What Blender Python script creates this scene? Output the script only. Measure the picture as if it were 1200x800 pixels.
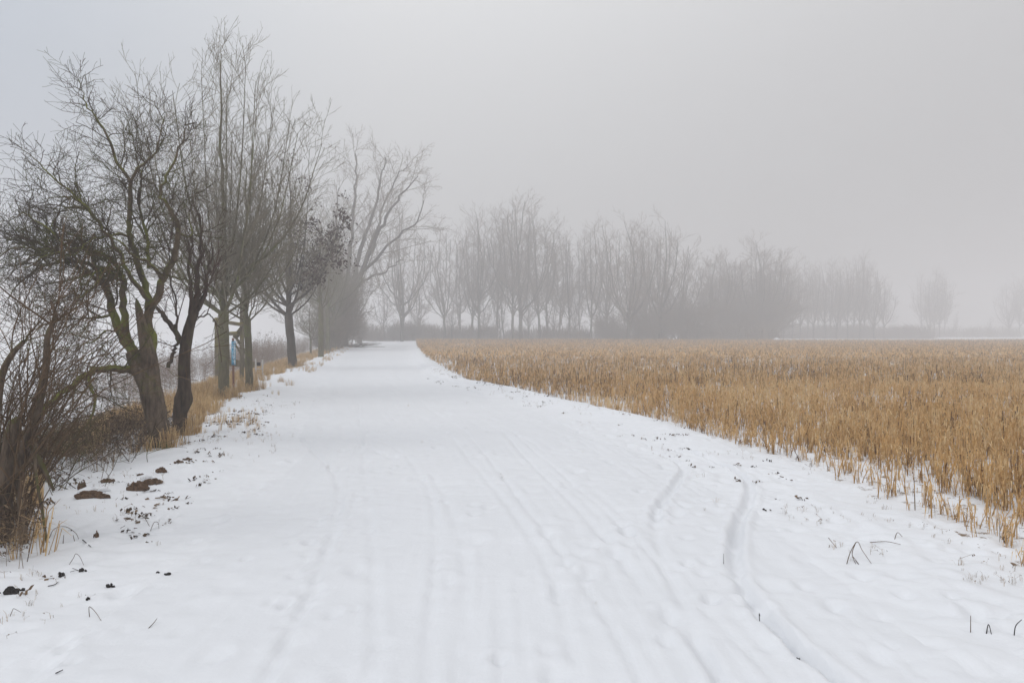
import bpy, math, random
import numpy as np
from mathutils import Vector

for o in list(bpy.data.objects):
    bpy.data.objects.remove(o, do_unlink=True)
scene = bpy.context.scene
COL = scene.collection
R = math.radians

# ------------------------------------------------------------------ camera
CAM_H = 1.6
cam_d = bpy.data.cameras.new("camera")
cam_d.sensor_width = 36.0
cam_d.lens = 24.0
cam_d.clip_end = 3000
cam_d.clip_start = 0.05
cam = bpy.data.objects.new("camera", cam_d)
COL.objects.link(cam)
cam.location = (0, 0, CAM_H)
cam.rotation_euler = (R(90 - 0.64), 0, 0)
scene.camera = cam

# ------------------------------------------------------------------ world: overcast fog light
SUN_EL, SUN_AZ = R(38), R(-105)          # azimuth from +Y towards +X
w = bpy.data.worlds.new("World")
scene.world = w
w.use_nodes = True
nt = w.node_tree
nt.nodes.clear()
out = nt.nodes.new("ShaderNodeOutputWorld")
sky = nt.nodes.new("ShaderNodeTexSky")
sky.sky_type = 'NISHITA'
sky.sun_disc = False
sky.sun_elevation = SUN_EL
sky.sun_rotation = SUN_AZ
sky.dust_density = 6
sky.air_density = 1.5
bg1 = nt.nodes.new("ShaderNodeBackground")
bg1.inputs[1].default_value = 0.015
hs = nt.nodes.new("ShaderNodeHueSaturation")
hs.inputs['Saturation'].default_value = 0.35
nt.links.new(sky.outputs[0], hs.inputs['Color'])
nt.links.new(hs.outputs[0], bg1.inputs[0])
# cloud deck: brighter overhead, cooler to the left, greyer to the right
tc = nt.nodes.new("ShaderNodeTexCoord")
sep = nt.nodes.new("ShaderNodeSeparateXYZ")
nt.links.new(tc.outputs['Generated'], sep.inputs[0])
rx = nt.nodes.new("ShaderNodeValToRGB")
mx = nt.nodes.new("ShaderNodeMapRange")
mx.inputs['From Min'].default_value = -0.8
mx.inputs['From Max'].default_value = 0.8
nt.links.new(sep.outputs['X'], mx.inputs[0])
nt.links.new(mx.outputs[0], rx.inputs[0])
cr = rx.color_ramp
cr.interpolation = 'EASE'
cr.elements[0].position = 0.0
cr.elements[0].color = (0.34, 0.41, 0.51, 1)
cr.elements[1].position = 1.0
cr.elements[1].color = (0.50, 0.497, 0.506, 1)
e = cr.elements.new(0.42)
e.color = (0.66, 0.668, 0.68, 1)
rz = nt.nodes.new("ShaderNodeMapRange")
rz.inputs['From Min'].default_value = 0.0
rz.inputs['From Max'].default_value = 1.0
rz.inputs['To Min'].default_value = 0.84
rz.inputs['To Max'].default_value = 1.0
nt.links.new(sep.outputs['Z'], rz.inputs[0])
mul = nt.nodes.new("ShaderNodeVectorMath")
mul.operation = 'SCALE'
nt.links.new(rx.outputs[0], mul.inputs[0])
# overcast sky: close to even low down, about twice as bright overhead
pw = nt.nodes.new("ShaderNodeMath"); pw.operation = 'POWER'; pw.use_clamp = True
nt.links.new(sep.outputs['Z'], pw.inputs[0]); pw.inputs[1].default_value = 2.0
ad = nt.nodes.new("ShaderNodeMath"); ad.operation = 'MULTIPLY_ADD'
nt.links.new(pw.outputs[0], ad.inputs[0]); ad.inputs[1].default_value = 1.7
nt.links.new(rz.outputs[0], ad.inputs[2])
nt.links.new(ad.outputs[0], mul.inputs['Scale'])
bg2 = nt.nodes.new("ShaderNodeBackground")
bg2.inputs[1].default_value = 0.88
nt.links.new(mul.outputs[0], bg2.inputs[0])
add = nt.nodes.new("ShaderNodeAddShader")
nt.links.new(bg1.outputs[0], add.inputs[0])
nt.links.new(bg2.outputs[0], add.inputs[1])
nt.links.new(add.outputs[0], out.inputs['Surface'])

sun_d = bpy.data.lights.new("sun", 'SUN')
sun_d.energy = 0.8
sun_d.angle = R(24)
sun_d.color = (1.0, 0.97, 0.93)
sun = bpy.data.objects.new("sun", sun_d)
COL.objects.link(sun)
sd = Vector((math.sin(SUN_AZ) * math.cos(SUN_EL), math.cos(SUN_AZ) * math.cos(SUN_EL), math.sin(SUN_EL)))
sun.rotation_euler = (-sd).to_track_quat('-Z', 'Y').to_euler()

scene.view_settings.view_transform = 'Standard'
scene.view_settings.look = 'None'
scene.view_settings.gamma = 1
scene.view_settings.exposure = 0.0
scene.render.engine = 'CYCLES'
c = scene.cycles
c.use_denoising = True
c.denoiser = 'OPENIMAGEDENOISE'
c.denoising_input_passes = 'RGB_ALBEDO_NORMAL'
c.max_bounces = 8
c.diffuse_bounces = 3
c.glossy_bounces = 1
c.transmission_bounces = 1
c.transparent_max_bounces = 4
c.volume_bounces = 4
c.sample_clamp_indirect = 4
c.caustics_reflective = False
c.caustics_refractive = False
scene.render.film_transparent = False

HAZE_DENSITY = 0.0061

# ------------------------------------------------------------------ helpers
def smooth(a, b, v):
    t = np.clip((v - a) / (b - a), 0, 1)
    return t * t * (3 - 2 * t)

def hash2(ix, iy, seed):
    h = (ix.astype(np.int64) * 374761393 + iy.astype(np.int64) * 668265263 + seed * 1442695041) & 0xFFFFFFFF
    h = ((h ^ (h >> 13)) * 1274126177) & 0xFFFFFFFF
    h = (h ^ (h >> 16)) & 0xFFFFFFFF
    return h / 4294967295.0

def vnoise(x, y, seed=0):
    x, y = np.asarray(x, float), np.asarray(y, float)
    ix, iy = np.floor(x), np.floor(y)
    fx, fy = x - ix, y - iy
    fx = fx * fx * (3 - 2 * fx)
    fy = fy * fy * (3 - 2 * fy)
    a = hash2(ix, iy, seed); b = hash2(ix + 1, iy, seed)
    c_ = hash2(ix, iy + 1, seed); d = hash2(ix + 1, iy + 1, seed)
    return (a + (b - a) * fx) * (1 - fy) + (c_ + (d - c_) * fx) * fy - 0.5

def curve_fn(pairs):
    ys = np.array([p[0] for p in pairs], float)
    xs = np.array([p[1] for p in pairs], float)
    return lambda y: np.interp(y, ys, xs)

# lines on the ground: x as a function of the distance y
tree_line = curve_fn([(-20, -4.2), (3, -3.9), (9.4, -5.0), (16.8, -7.2), (19.1, -7.6), (32.8, -10.7), (47, -13.5), (85, -21), (130, -30), (400, -80)])
road_l = curve_fn([(-20, -2.0), (3, -2.2), (10, -3.0), (14.4, -4.3), (25, -6.8), (44, -10.8), (85, -18.6), (110, -23.5), (132, -28)])
road_r = curve_fn([(-20, 2.0), (3, 2.1), (6, 2.2), (10, 1.5), (14.4, 0.2), (26, -3.2), (44, -6.9), (95, -14.5), (132, -20)])
field_edge = curve_fn([(-20, 3.8), (4.3, 3.25), (4.85, 3.4), (5.7, 3.5), (6.8, 3.5), (8.2, 3.5), (10.3, 3.2), (12.9, 2.5), (17.3, 0.86), (22.9, -1.5), (44, -5.5), (95, -13.4), (132, -18.5), (400, -70)])
FIELD_END = 131.0

def px(u, v, H=CAM_H):                 # where a sight line meets level ground
    d = H * 800.0 / (v - 391.0)
    return ((u - 600.0) / 800.0 * d, d)

def seg_dist(X, Y, pts):
    best = np.full(X.shape, 1e9)
    for (a, b) in zip(pts[:-1], pts[1:]):
        ax, ay = a; bx, by = b
        dx, dy = bx - ax, by - ay
        t = np.clip(((X - ax) * dx + (Y - ay) * dy) / (dx * dx + dy * dy + 1e-9), 0, 1)
        side = np.hypot(X - ax - t * dx, Y - ay - t * dy)
        best = np.minimum(best, side)
    return best

def spline(pts, per=8):
    P = [np.array(p, float) for p in pts]
    P = [2 * P[0] - P[1]] + P + [2 * P[-1] - P[-2]]
    outp = []
    for i in range(1, len(P) - 2):
        for k in range(per):
            t = k / per
            a, b, c_, d = P[i - 1], P[i], P[i + 1], P[i + 2]
            outp.append(0.5 * (2 * b + (c_ - a) * t + (2 * a - 5 * b + 4 * c_ - d) * t * t + (3 * b - a - 3 * c_ + d) * t ** 3))
    outp.append(P[-2])
    return outp

RUTS = [  # pixel polylines of the tracks that stand out, depth, half width
    ([(300, 812), (345, 730), (385, 640), (397, 585), (388, 550), (352, 517), (345, 508)], 0.028, 0.055),
    ([(1000, 812), (940, 765), (890, 715), (862, 665), (866, 615), (880, 578), (868, 552), (820, 532), (760, 520)], 0.085, 0.075),
    ([(864, 640), (872, 685), (890, 715), (940, 765), (1000, 812)], 0.04, 0.05),
    ([(768, 610), (774, 650), (800, 710), (850, 812)], 0.024, 0.06),
    ([(770, 632), (770, 600), (790, 570), (802, 548), (780, 533), (740, 520)], 0.055, 0.07),
    ([(435, 812), (438, 720), (436, 640), (428, 560), (422, 500), (420, 470)], 0.016, 0.06),
    ([(500, 812), (506, 700), (510, 620), (500, 570), (470, 530), (430, 510)], 0.018, 0.06),
    ([(540, 812), (545, 700), (540, 640), (520, 580), (492, 545)], 0.014, 0.07),
    ([(680, 812), (660, 720), (640, 660), (600, 600), (560, 550), (520, 500)], 0.016, 0.06),
    ([(760, 812), (720, 740), (680, 680), (620, 600), (575, 540), (540, 500)], 0.018, 0.05),
    ([(860, 812), (800, 740), (740, 670), (680, 600), (625, 545), (585, 500)], 0.018, 0.06),
    ([(920, 812), (850, 740), (780, 670), (710, 600), (650, 550), (600, 505)], 0.012, 0.05),
    ([(240, 500), (300, 503), (350, 507), (420, 520), (470, 545)], 0.022, 0.05),
    ([(230, 508), (300, 512), (360, 513), (440, 528)], 0.018, 0.05),
    ([(700, 512), (780, 522), (860, 545), (930, 560)], 0.02, 0.05),
    ([(690, 520), (760, 530), (830, 550)], 0.016, 0.05),
    ([(475, 418), (495, 432), (520, 452)], 0.04, 0.10),
]
RUTS = [([tuple(q) for q in spline([px(*p) for p in pl], 5)], dp, hw) for pl, dp, hw in RUTS]

rg = np.random.default_rng(4)
DIMPLES = []
for k in range(520):
    y = 3.0 + 11 * rg.random() ** 1.3
    x = -4.5 + 9.0 * rg.random()
    DIMPLES.append((x, y, 0.025 + 0.05 * rg.random(), 0.008 + 0.022 * rg.random() ** 2))
# a walker's and an animal's trail
for t in np.linspace(0, 1, 16):
    x0, y0 = px(640 + 210 * t, 660 + 0 * t)
    DIMPLES.append((x0 + 0.06 * rg.standard_normal(), 4.4 + 2.0 * t + 0.15 * rg.standard_normal(), 0.05, 0.02))
for t in np.linspace(0, 1, 22):
    x0, y0 = px(395 - 60 * t + 14 * rg.standard_normal(), 600 + 120 * t + 10 * rg.standard_normal())
    DIMPLES.append((x0, y0, 0.035, 0.016))
for t in np.linspace(0, 1, 18):
    x0, y0 = px(820 + 40 * t + 25 * rg.standard_normal(), 560 + 160 * t + 10 * rg.standard_normal())
    DIMPLES.append((x0, y0, 0.04, 0.018))

def base_z(x, y):
    """Lie of the land without ruts."""
    x = np.asarray(x, float); y = np.asarray(y, float)
    z = 0.30 * smooth(45, 135, y)
    tl = tree_line(y)
    drop = smooth(0.6, 4.5, tl - x)
    z = z - (0.95 * drop) * (1 - 0.6 * smooth(60, 140, y)) * smooth(4, 9, y + 3 * (x < -6))
    fe = field_edge(y)
    # low berm before the field, the field itself a little lower
    z = z + 0.13 * np.exp(-((x - fe + 0.5) / 0.45) ** 2) * smooth(8.5, 13, y) * (1 - smooth(60, 100, y))
    z = z - 0.10 * smooth(-0.2, 0.9, x - fe) * smooth(7, 12, y) * (1 - smooth(100, 130, y))
    z = z - 0.17 * smooth(50, 125, y) * smooth(1, 6, x - fe)
    # left verge heap
    z = z + 0.10 * np.exp(-((x - tl - 0.9) / 0.7) ** 2) * smooth(5, 9, y)
    z = z + 0.09 * vnoise(x / 3.1, y / 3.1, 1) * (1 - 0.6 * ((x > road_l(y)) & (x < road_r(y))))
    z = z + 0.35 * vnoise(x / 60, y / 60, 2) * smooth(30, 120, np.hypot(x, y)) * (1 - ((x > tl - 3) & (x < fe + 3)) * 0.85)
    return z

def ground_z(x, y):
    x = np.asarray(x, float); y = np.asarray(y, float)
    z = base_z(x, y)
    inroad = smooth(-0.5, 0.5, x - road_l(y)) * smooth(-0.5, 0.5, road_r(y) - x)
    near = 1 - smooth(25, 60, np.hypot(x, y))
    z = z + near * (0.030 * vnoise(x / 0.7, y / 0.7, 3) + 0.020 * vnoise(x / 0.23, y / 0.16, 4) + 0.010 * vnoise(x / 0.09, y / 0.07, 5)) * (1 - 0.66 * inroad) * 1.35
    rough = smooth(-.05, .2, vnoise(x / 1.7, y / 1.7, 9)) * near * (1 - .6 * inroad)
    z = z + 1.5 * rough * (.030 * np.abs(vnoise(x / .16, y / .13, 12)) - .022 * np.abs(vnoise(x / .34, y / .3, 13)))
    mid = (road_l(y) + road_r(y)) / 2
    u = x - mid
    # old wheel tracks along the road
    far = 1 - smooth(40, 90, y)
    for off, dp, hw in ((-1.15, 0.02, 0.16), (-0.75, 0.012, 0.1), (0.35, 0.012, 0.14), (0.75, 0.018, 0.16), (1.5, 0.014, 0.15), (-1.9, 0.012, 0.12)):
        wob = 0.10 * vnoise(y / 5.0, y * 0 + off * 7, 6)
        z = z - .6 * dp * np.exp(-((u - off + wob) / hw) ** 2) * far * smooth(9, 16, y)
    # fine tread lines inside the tracks
    z = z + inroad * near * 0.016 * vnoise(u / 0.045, y / 1.6, 7) * (0.35 + 0.65 * (vnoise(u / 0.5, y / 9, 8) > -0.05))
    m = (y < 26) & (y > 2) & (np.abs(x) < 9)
    if np.any(m):
        xm, ym = x[m], y[m]
        zz = np.zeros(xm.shape)
        for pl, dp, hw in RUTS:
            d = seg_dist(xm, ym, pl)
            hw = hw * 0.55; dp = dp * (0.58 if dp < .03 and hw > .02 else 0.6) * (0.6 + 0.8 * (vnoise(xm / .9, ym / .9, 44) + .5))
            d = d + .018 * vnoise(xm / .12, ym / .12, 45) + .008 * vnoise(xm / .045, ym / .045, 46)
            for en in (pl[0], pl[-1]):
                if en[1] > 3.6: dp = dp * smooth(.0, .9, np.hypot(xm - en[0], ym - en[1]))
            zz -= dp * np.exp(-np.abs(d / hw) ** 3)
            zz += dp * 0.4 * np.exp(-((d - 2.1 * hw) / (0.8 * hw)) ** 2)
        for (dx, dy, rr, dp) in DIMPLES:
            q = (np.abs(xm - dx) < 4 * rr) & (np.abs(ym - dy) < 4 * rr)
            if q.any():
                dd = np.hypot((xm[q] - dx), (ym[q] - dy) * 0.7)
                zz[q] -= dp * np.exp(-(dd / rr) ** 2) - dp * 0.35 * np.exp(-((dd - 1.9 * rr) / (0.7 * rr)) ** 2)
        z = z.copy()
        z[m] += zz
    return z

def gz(x, y):
    return float(ground_z(np.array([x]), np.array([y]))[0])

def mesh_obj(name, V, F, mats, parent=None, smooth_=True, midx=None, tone=None):
    """V (n,3) array; F list of int arrays (m,k) of equal k each."""
    me = bpy.data.meshes.new(name)
    V = np.asarray(V, np.float32)
    if not isinstance(F, list):
        F = [F]
    F = [np.asarray(f, np.int32) for f in F if len(f)]
    loops = np.concatenate([f.ravel() for f in F])
    tot = np.concatenate([np.full(len(f), f.shape[1], np.int32) for f in F])
    start = np.concatenate([[0], np.cumsum(tot)[:-1]]).astype(np.int32)
    me.vertices.add(len(V)); me.vertices.foreach_set('co', V.ravel())
    me.loops.add(len(loops)); me.loops.foreach_set('vertex_index', loops)
    me.polygons.add(len(tot)); me.polygons.foreach_set('loop_start', start)
    me.polygons.foreach_set('loop_total', tot)
    if smooth_:
        me.polygons.foreach_set('use_smooth', np.ones(len(tot), bool))
    for m in (mats if isinstance(mats, (list, tuple)) else [mats]):
        me.materials.append(m)
    if midx is not None:
        me.polygons.foreach_set('material_index', np.asarray(midx, np.int32))
    if tone is not None:
        at = me.attributes.new('tone', 'FLOAT', 'POINT')
        at.data.foreach_set('value', np.asarray(tone, np.float32))
    me.update()
    me.validate()
    o = bpy.data.objects.new(name, me)
    COL.objects.link(o)
    if parent is not None:
        o.parent = parent
    return o

def tag(o, label, cat, group=None, kind=None):
    if label: o['label'] = label
    if cat: o['category'] = cat
    if group: o['group'] = group
    if kind: o['kind'] = kind
    return o

def thing(name, loc, label, cat, group=None, rz_=0.0, sc=1.0):
    o = bpy.data.objects.new(name, None)
    COL.objects.link(o)
    o.empty_display_size = 0.2
    o.location = loc
    o.rotation_euler = (0, 0, rz_)
    o.scale = (sc, sc, sc) if not isinstance(sc, tuple) else sc
    return tag(o, label, cat, group)

def dup(root, loc, label, group=None, rz_=0.0, sc=1.0, cat=None):
    r = root.copy(); COL.objects.link(r)
    r.location = loc; r.rotation_euler = (0, 0, rz_)
    r.scale = (sc, sc, sc) if not isinstance(sc, tuple) else sc
    r['label'] = label
    if group: r['group'] = group
    if cat: r['category'] = cat
    for ch in list(root.children):
        k = ch.copy(); COL.objects.link(k); k.parent = r
        for g in list(ch.children):
            q = g.copy(); COL.objects.link(q); q.parent = k
    return r

# ------------------------------------------------------------------ materials
def new_mat(name, rough=0.8):
    m = bpy.data.materials.new(name); m.use_nodes = True
    n = m.node_tree.nodes; b = n['Principled BSDF']
    b.inputs['Roughness'].default_value = rough
    b.inputs['Specular IOR Level'].default_value = 0.25
    return m, m.node_tree, b

def noise_node(t, scale, detail=4, rough=0.6, vec=None, stretch=None):
    tcn = t.nodes.new('ShaderNodeTexCoord')
    src = tcn.outputs['Object']
    if stretch:
        mp = t.nodes.new('ShaderNodeMapping')
        mp.inputs['Scale'].default_value = stretch
        t.links.new(src, mp.inputs[0]); src = mp.outputs[0]
    nn = t.nodes.new('ShaderNodeTexNoise')
    nn.inputs['Scale'].default_value = scale
    nn.inputs['Detail'].default_value = detail
    nn.inputs['Roughness'].default_value = rough
    t.links.new(src, nn.inputs['Vector'])
    return nn

def ramp(t, fac, stops):
    r = t.nodes.new('ShaderNodeValToRGB')
    el = r.color_ramp.elements
    el[0].position, el[0].color = stops[0][0], (*stops[0][1], 1)
    el[1].position, el[1].color = stops[-1][0], (*stops[-1][1], 1)
    for p, cc in stops[1:-1]:
        q = el.new(p); q.color = (*cc, 1)
    t.links.new(fac, r.inputs[0])
    return r

def bump(t, b, height, strength, dist):
    bn = t.nodes.new('ShaderNodeBump')
    bn.inputs['Strength'].default_value = strength
    bn.inputs['Distance'].default_value = dist
    t.links.new(height, bn.inputs['Height'])
    t.links.new(bn.outputs[0], b.inputs['Normal'])

def snow_mat(name, dirt=0.0, tint=(0.71, 0.724, 0.748)):
    m, t, b = new_mat(name, 0.55)
    n1 = noise_node(t, 0.9, 6, 0.65)
    base = ramp(t, n1.outputs['Fac'], [(0.3, tuple(0.955 * v for v in tint)), (0.7, tint)])
    last = base.outputs[0]
    n2 = noise_node(t, 7, 8, 0.75)
    if dirt > 0:
        msk = ramp(t, n2.outputs['Fac'], [(0.60 - 0.2 * dirt, (0, 0, 0)), (0.66 - 0.12 * dirt, (1, 1, 1))])
        mixn = t.nodes.new('ShaderNodeMix'); mixn.data_type = 'RGBA'
        t.links.new(msk.outputs[0], mixn.inputs['Factor'])
        t.links.new(last, mixn.inputs['A'])
        mixn.inputs['B'].default_value = (0.16, 0.105, 0.06, 1)
        last = mixn.outputs['Result']
    t.links.new(last, b.inputs['Base Color'])
    n3 = noise_node(t, 34, 5, 0.6)
    bump(t, b, n3.outputs['Fac'], 0.22, 0.012)
    return m

M = {}
M['snow'] = snow_mat('snow')
M['road_snow'] = snow_mat('packed_snow', tint=(0.69, 0.704, 0.728))
M['field_soil'] = snow_mat('snowy_soil', dirt=0.22)

def bark_mat(name, c0, c1, moss=None, moss_amt=0.5, scale=9, bstr=0.7, stretch=(1, 1, 0.22), up_moss=False):
    m, t, b = new_mat(name, 0.9)
    b.inputs['Specular IOR Level'].default_value = 0.1
    n1 = noise_node(t, scale, 6, 0.7, stretch=stretch)
    last = ramp(t, n1.outputs['Fac'], [(0.32, c0), (0.68, c1)]).outputs[0]
    if moss:
        n2 = noise_node(t, 2.2, 5, 0.7)
        fac = n2.outputs['Fac']
        if up_moss:
            g = t.nodes.new('ShaderNodeNewGeometry')
            sp = t.nodes.new('ShaderNodeSeparateXYZ')
            t.links.new(g.outputs['Normal'], sp.inputs[0])
            ma = t.nodes.new('ShaderNodeMath'); ma.operation = 'MULTIPLY_ADD'
            t.links.new(sp.outputs['Z'], ma.inputs[0]); ma.inputs[1].default_value = 0.22
            t.links.new(fac, ma.inputs[2]); fac = ma.outputs[0]
        msk = ramp(t, fac, [(0.62 - 0.25 * moss_amt, (0, 0, 0)), (0.78 - 0.25 * moss_amt, (1, 1, 1))])
        mixn = t.nodes.new('ShaderNodeMix'); mixn.data_type = 'RGBA'
        t.links.new(msk.outputs[0], mixn.inputs['Factor'])
        t.links.new(last, mixn.inputs['A'])
        mixn.inputs['B'].default_value = (*moss, 1)
        last = mixn.outputs['Result']
    t.links.new(last, b.inputs['Base Color'])
    bump(t, b, n1.outputs['Fac'], bstr, 0.03)
    return m

M['old_bark'] = bark_mat('furrowed_bark', (0.035, 0.025, 0.018), (0.19, 0.14, 0.10), (0.085, 0.09, 0.02), 0.3, 16, 1.0, up_moss=True)
M['moss_limb'] = bark_mat('mossy_bark', (0.055, 0.040, 0.026), (0.15, 0.11, 0.07), (0.15, 0.16, 0.028), 0.62, 12, 0.6, up_moss=True)
M['old_twig'] = bark_mat('brown_twig', (0.038, 0.027, 0.018), (0.085, 0.058, 0.038), (0.085, 0.085, 0.020), 0.6, 6, 0.1)
M['dark_bark'] = bark_mat('dark_bark', (0.03, 0.022, 0.017), (0.10, 0.07, 0.05), (0.075, 0.08, 0.02), 0.35, 14, 0.8)
M['red_twig'] = bark_mat('reddish_twig', (0.055, 0.033, 0.026), (0.11, 0.07, 0.055), None)
M['row_bark'] = bark_mat('greenish_bark', (0.075, 0.066, 0.042), (0.16, 0.14, 0.09), (0.13, 0.14, 0.055), 0.5, 14, 0.6)
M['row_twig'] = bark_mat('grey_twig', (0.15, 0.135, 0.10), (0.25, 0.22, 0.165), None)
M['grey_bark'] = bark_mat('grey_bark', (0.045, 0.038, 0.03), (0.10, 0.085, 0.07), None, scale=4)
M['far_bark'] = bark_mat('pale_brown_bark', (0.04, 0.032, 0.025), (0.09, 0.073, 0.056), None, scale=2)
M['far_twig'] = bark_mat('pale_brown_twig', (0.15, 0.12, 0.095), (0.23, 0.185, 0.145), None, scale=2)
M['cane'] = bark_mat('dead_cane', (0.045, 0.030, 0.018), (0.17, 0.11, 0.065), (0.10, 0.11, 0.03), 0.15, 6, 0.2)
M['wood'] = bark_mat('weathered_wood', (0.10, 0.085, 0.06), (0.22, 0.19, 0.14), (0.20, 0.17, 0.04), 0.45, 8, 0.4, up_moss=True)
M['rust_wood'] = bark_mat('red_brown_wood', (0.14, 0.07, 0.045), (0.22, 0.12, 0.08), None, scale=8)

def tone_mat(name, stops, rough=0.85, trans=0.0):
    m, t, b = new_mat(name, rough)
    b.inputs['Specular IOR Level'].default_value = 0.15
    a = t.nodes.new('ShaderNodeAttribute'); a.attribute_name = 'tone'
    r = ramp(t, a.outputs['Fac'], stops)
    t.links.new(r.outputs[0], b.inputs['Base Color'])
    if trans > 0:                          # thin dry leaves let light through
        tr = t.nodes.new('ShaderNodeBsdfTranslucent')
        t.links.new(r.outputs[0], tr.inputs['Color'])
        ms = t.nodes.new('ShaderNodeMixShader'); ms.inputs[0].default_value = trans
        t.links.new(b.outputs[0], ms.inputs[1]); t.links.new(tr.outputs[0], ms.inputs[2])
        t.links.new(ms.outputs[0], t.nodes['Material Output'].inputs['Surface'])
    return m
M['crop'] = tone_mat('dry_crop', [(0.0, (0.12, 0.065, 0.03)), (0.2, (0.44, 0.25, 0.09)), (0.6, (0.76, 0.48, 0.205)), (1.0, (0.86, 0.66, 0.38))], trans=0.5)
M['straw'] = tone_mat('dry_grass', [(0.0, (0.12, 0.075, 0.035)), (0.5, (0.46, 0.30, 0.14)), (1.0, (0.62, 0.46, 0.26))])
M['weed'] = tone_mat('dead_weed', [(0.0, (0.03, 0.02, 0.015)), (0.4, (0.15, 0.10, 0.06)), (1.0, (0.44, 0.31, 0.18))])
M['reed'] = tone_mat('dead_reed', [(0.0, (0.12, 0.085, 0.07)), (0.5, (0.24, 0.185, 0.15)), (1.0, (0.42, 0.35, 0.29))])

def flat_mat(name, col, rough=0.7, scale=20, var=0.25):
    m, t, b = new_mat(name, rough)
    n = noise_node(t, scale, 5, 0.7)
    r = ramp(t, n.outputs['Fac'], [(0.3, tuple(v * (1 - var) for v in col)), (0.7, tuple(min(1, v * (1 + var)) for v in col))])
    t.links.new(r.outputs[0], b.inputs['Base Color'])
    bump(t, b, n.outputs['Fac'], 0.5, 0.02)
    return m
M['clod'] = flat_mat('brown_earth', (0.115, 0.07, 0.042), 0.95, 45, 0.6)
M['dark_leaf'] = flat_mat('dark_dead_leaf', (0.045, 0.022, 0.018), 0.9, 15, 0.4)
M['debris'] = flat_mat('black_debris', (0.02, 0.017, 0.016), 0.9, 40, 0.4)
M['sign_blue'] = flat_mat('sign_blue', (0.10, 0.36, 0.55), 0.5, 12, 0.25)
M['sign_white'] = flat_mat('sign_white', (0.62, 0.68, 0.72), 0.5, 12, 0.12)
M['sign_dark'] = flat_mat('sign_dark', (0.04, 0.10, 0.16), 0.6, 12, 0.2)
M['post_white'] = flat_mat('pale_post', (0.45, 0.43, 0.40), 0.8, 12, 0.15)

# ------------------------------------------------------------------ ground
def grow_steps(a, b, s0, k):
    v = [a]; s = s0
    while v[-1] < b:
        v.append(v[-1] + s); s *= k
    return v
xs = np.arange(-4.8, 4.8001, 0.026)
right = grow_steps(4.8, 620, 0.03, 1.045)
xs = np.concatenate([-np.array(right[:0:-1]), xs, np.array(right[1:])])
ys = np.arange(2.4, 8.4, 0.024).tolist()
yy = ys[-1]
while yy < 620:
    yy += max(0.026, 0.0052 * yy) if yy < 70 else 0.02 * yy
    ys.append(yy)
back = -np.array(grow_steps(-2.4, 300, 0.06, 1.10)[1:])[::-1]
ys = np.concatenate([back, np.array(ys)])
X, Y = np.meshgrid(xs, ys)
Z = ground_z(X.ravel(), Y.ravel())
V = np.stack([X.ravel(), Y.ravel(), Z], 1)
nx, ny = len(xs), len(ys)
ii = np.arange(nx * ny).reshape(ny, nx)
Q = np.stack([ii[:-1, :-1].ravel(), ii[:-1, 1:].ravel(), ii[1:, 1:].ravel(), ii[1:, :-1].ravel()], 1)
cx = V[Q, 0].mean(1); cy = V[Q, 1].mean(1)
wig = 0.25 * vnoise(cx / 1.3, cy / 1.3, 11) * (1 + cy.clip(0, 60) / 20)
is_road = (cx > road_l(cy) + wig) & (cx < road_r(cy) + wig) & (cy < 132)
is_road |= (cx < road_r(cy)) & (cy >= 124 - 0.05 * (cx + 20)) & (cy < 131 - 0.05 * (cx + 20)) & (cx > -140)   # the bend to the left
is_field = (cx > field_edge(cy) + 0.35 * wig + 0.15) & (cy < FIELD_END) & ~is_road

def sub(name, mask, mat, label):
    f = Q[mask]
    used, inv = np.unique(f.ravel(), return_inverse=True)
    o = mesh_obj(name, V[used], inv.reshape(-1, 4), mat)
    o['kind'] = 'structure'; o['label'] = label
    return o
sub('ground', ~is_road & ~is_field, M['snow'], 'snow covered ground on both sides of the lane')
sub('road', is_road, M['road_snow'], 'snow covered country lane with tyre tracks curving left')
sub('field', is_field, M['field_soil'], 'thin snow and brown soil under the dry crop')

# ------------------------------------------------------------------ haze
import bmesh
bm = bmesh.new()
bmesh.ops.create_cube(bm, size=1)
me = bpy.data.meshes.new('haze')
for v in bm.verts:
    v.co = Vector((v.co.x * 1300, v.co.y * 1000 + 160, -3.0 if v.co.z < 0 else 33.0))
bm.to_mesh(me); bm.free()
hz = bpy.data.objects.new('haze', me); COL.objects.link(hz)
hz['kind'] = 'stuff'; hz['label'] = 'pale winter fog lying over the whole plain'
hm = bpy.data.materials.new('haze'); hm.use_nodes = True
hn = hm.node_tree; hn.nodes.clear()
ho = hn.nodes.new('ShaderNodeOutputMaterial')
pv = hn.nodes.new('ShaderNodeVolumePrincipled')
pv.inputs['Color'].default_value = (0.90, 0.882, 0.878, 1)
pv.inputs['Density'].default_value = HAZE_DENSITY
pv.inputs['Anisotropy'].default_value = 0.45
hn.links.new(pv.outputs[0], ho.inputs['Volume'])
me.materials.append(hm)

# ------------------------------------------------------------------ tubes and branching
def norm(a):
    return a / (np.linalg.norm(a, axis=-1, keepdims=True) + 1e-12)

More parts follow.
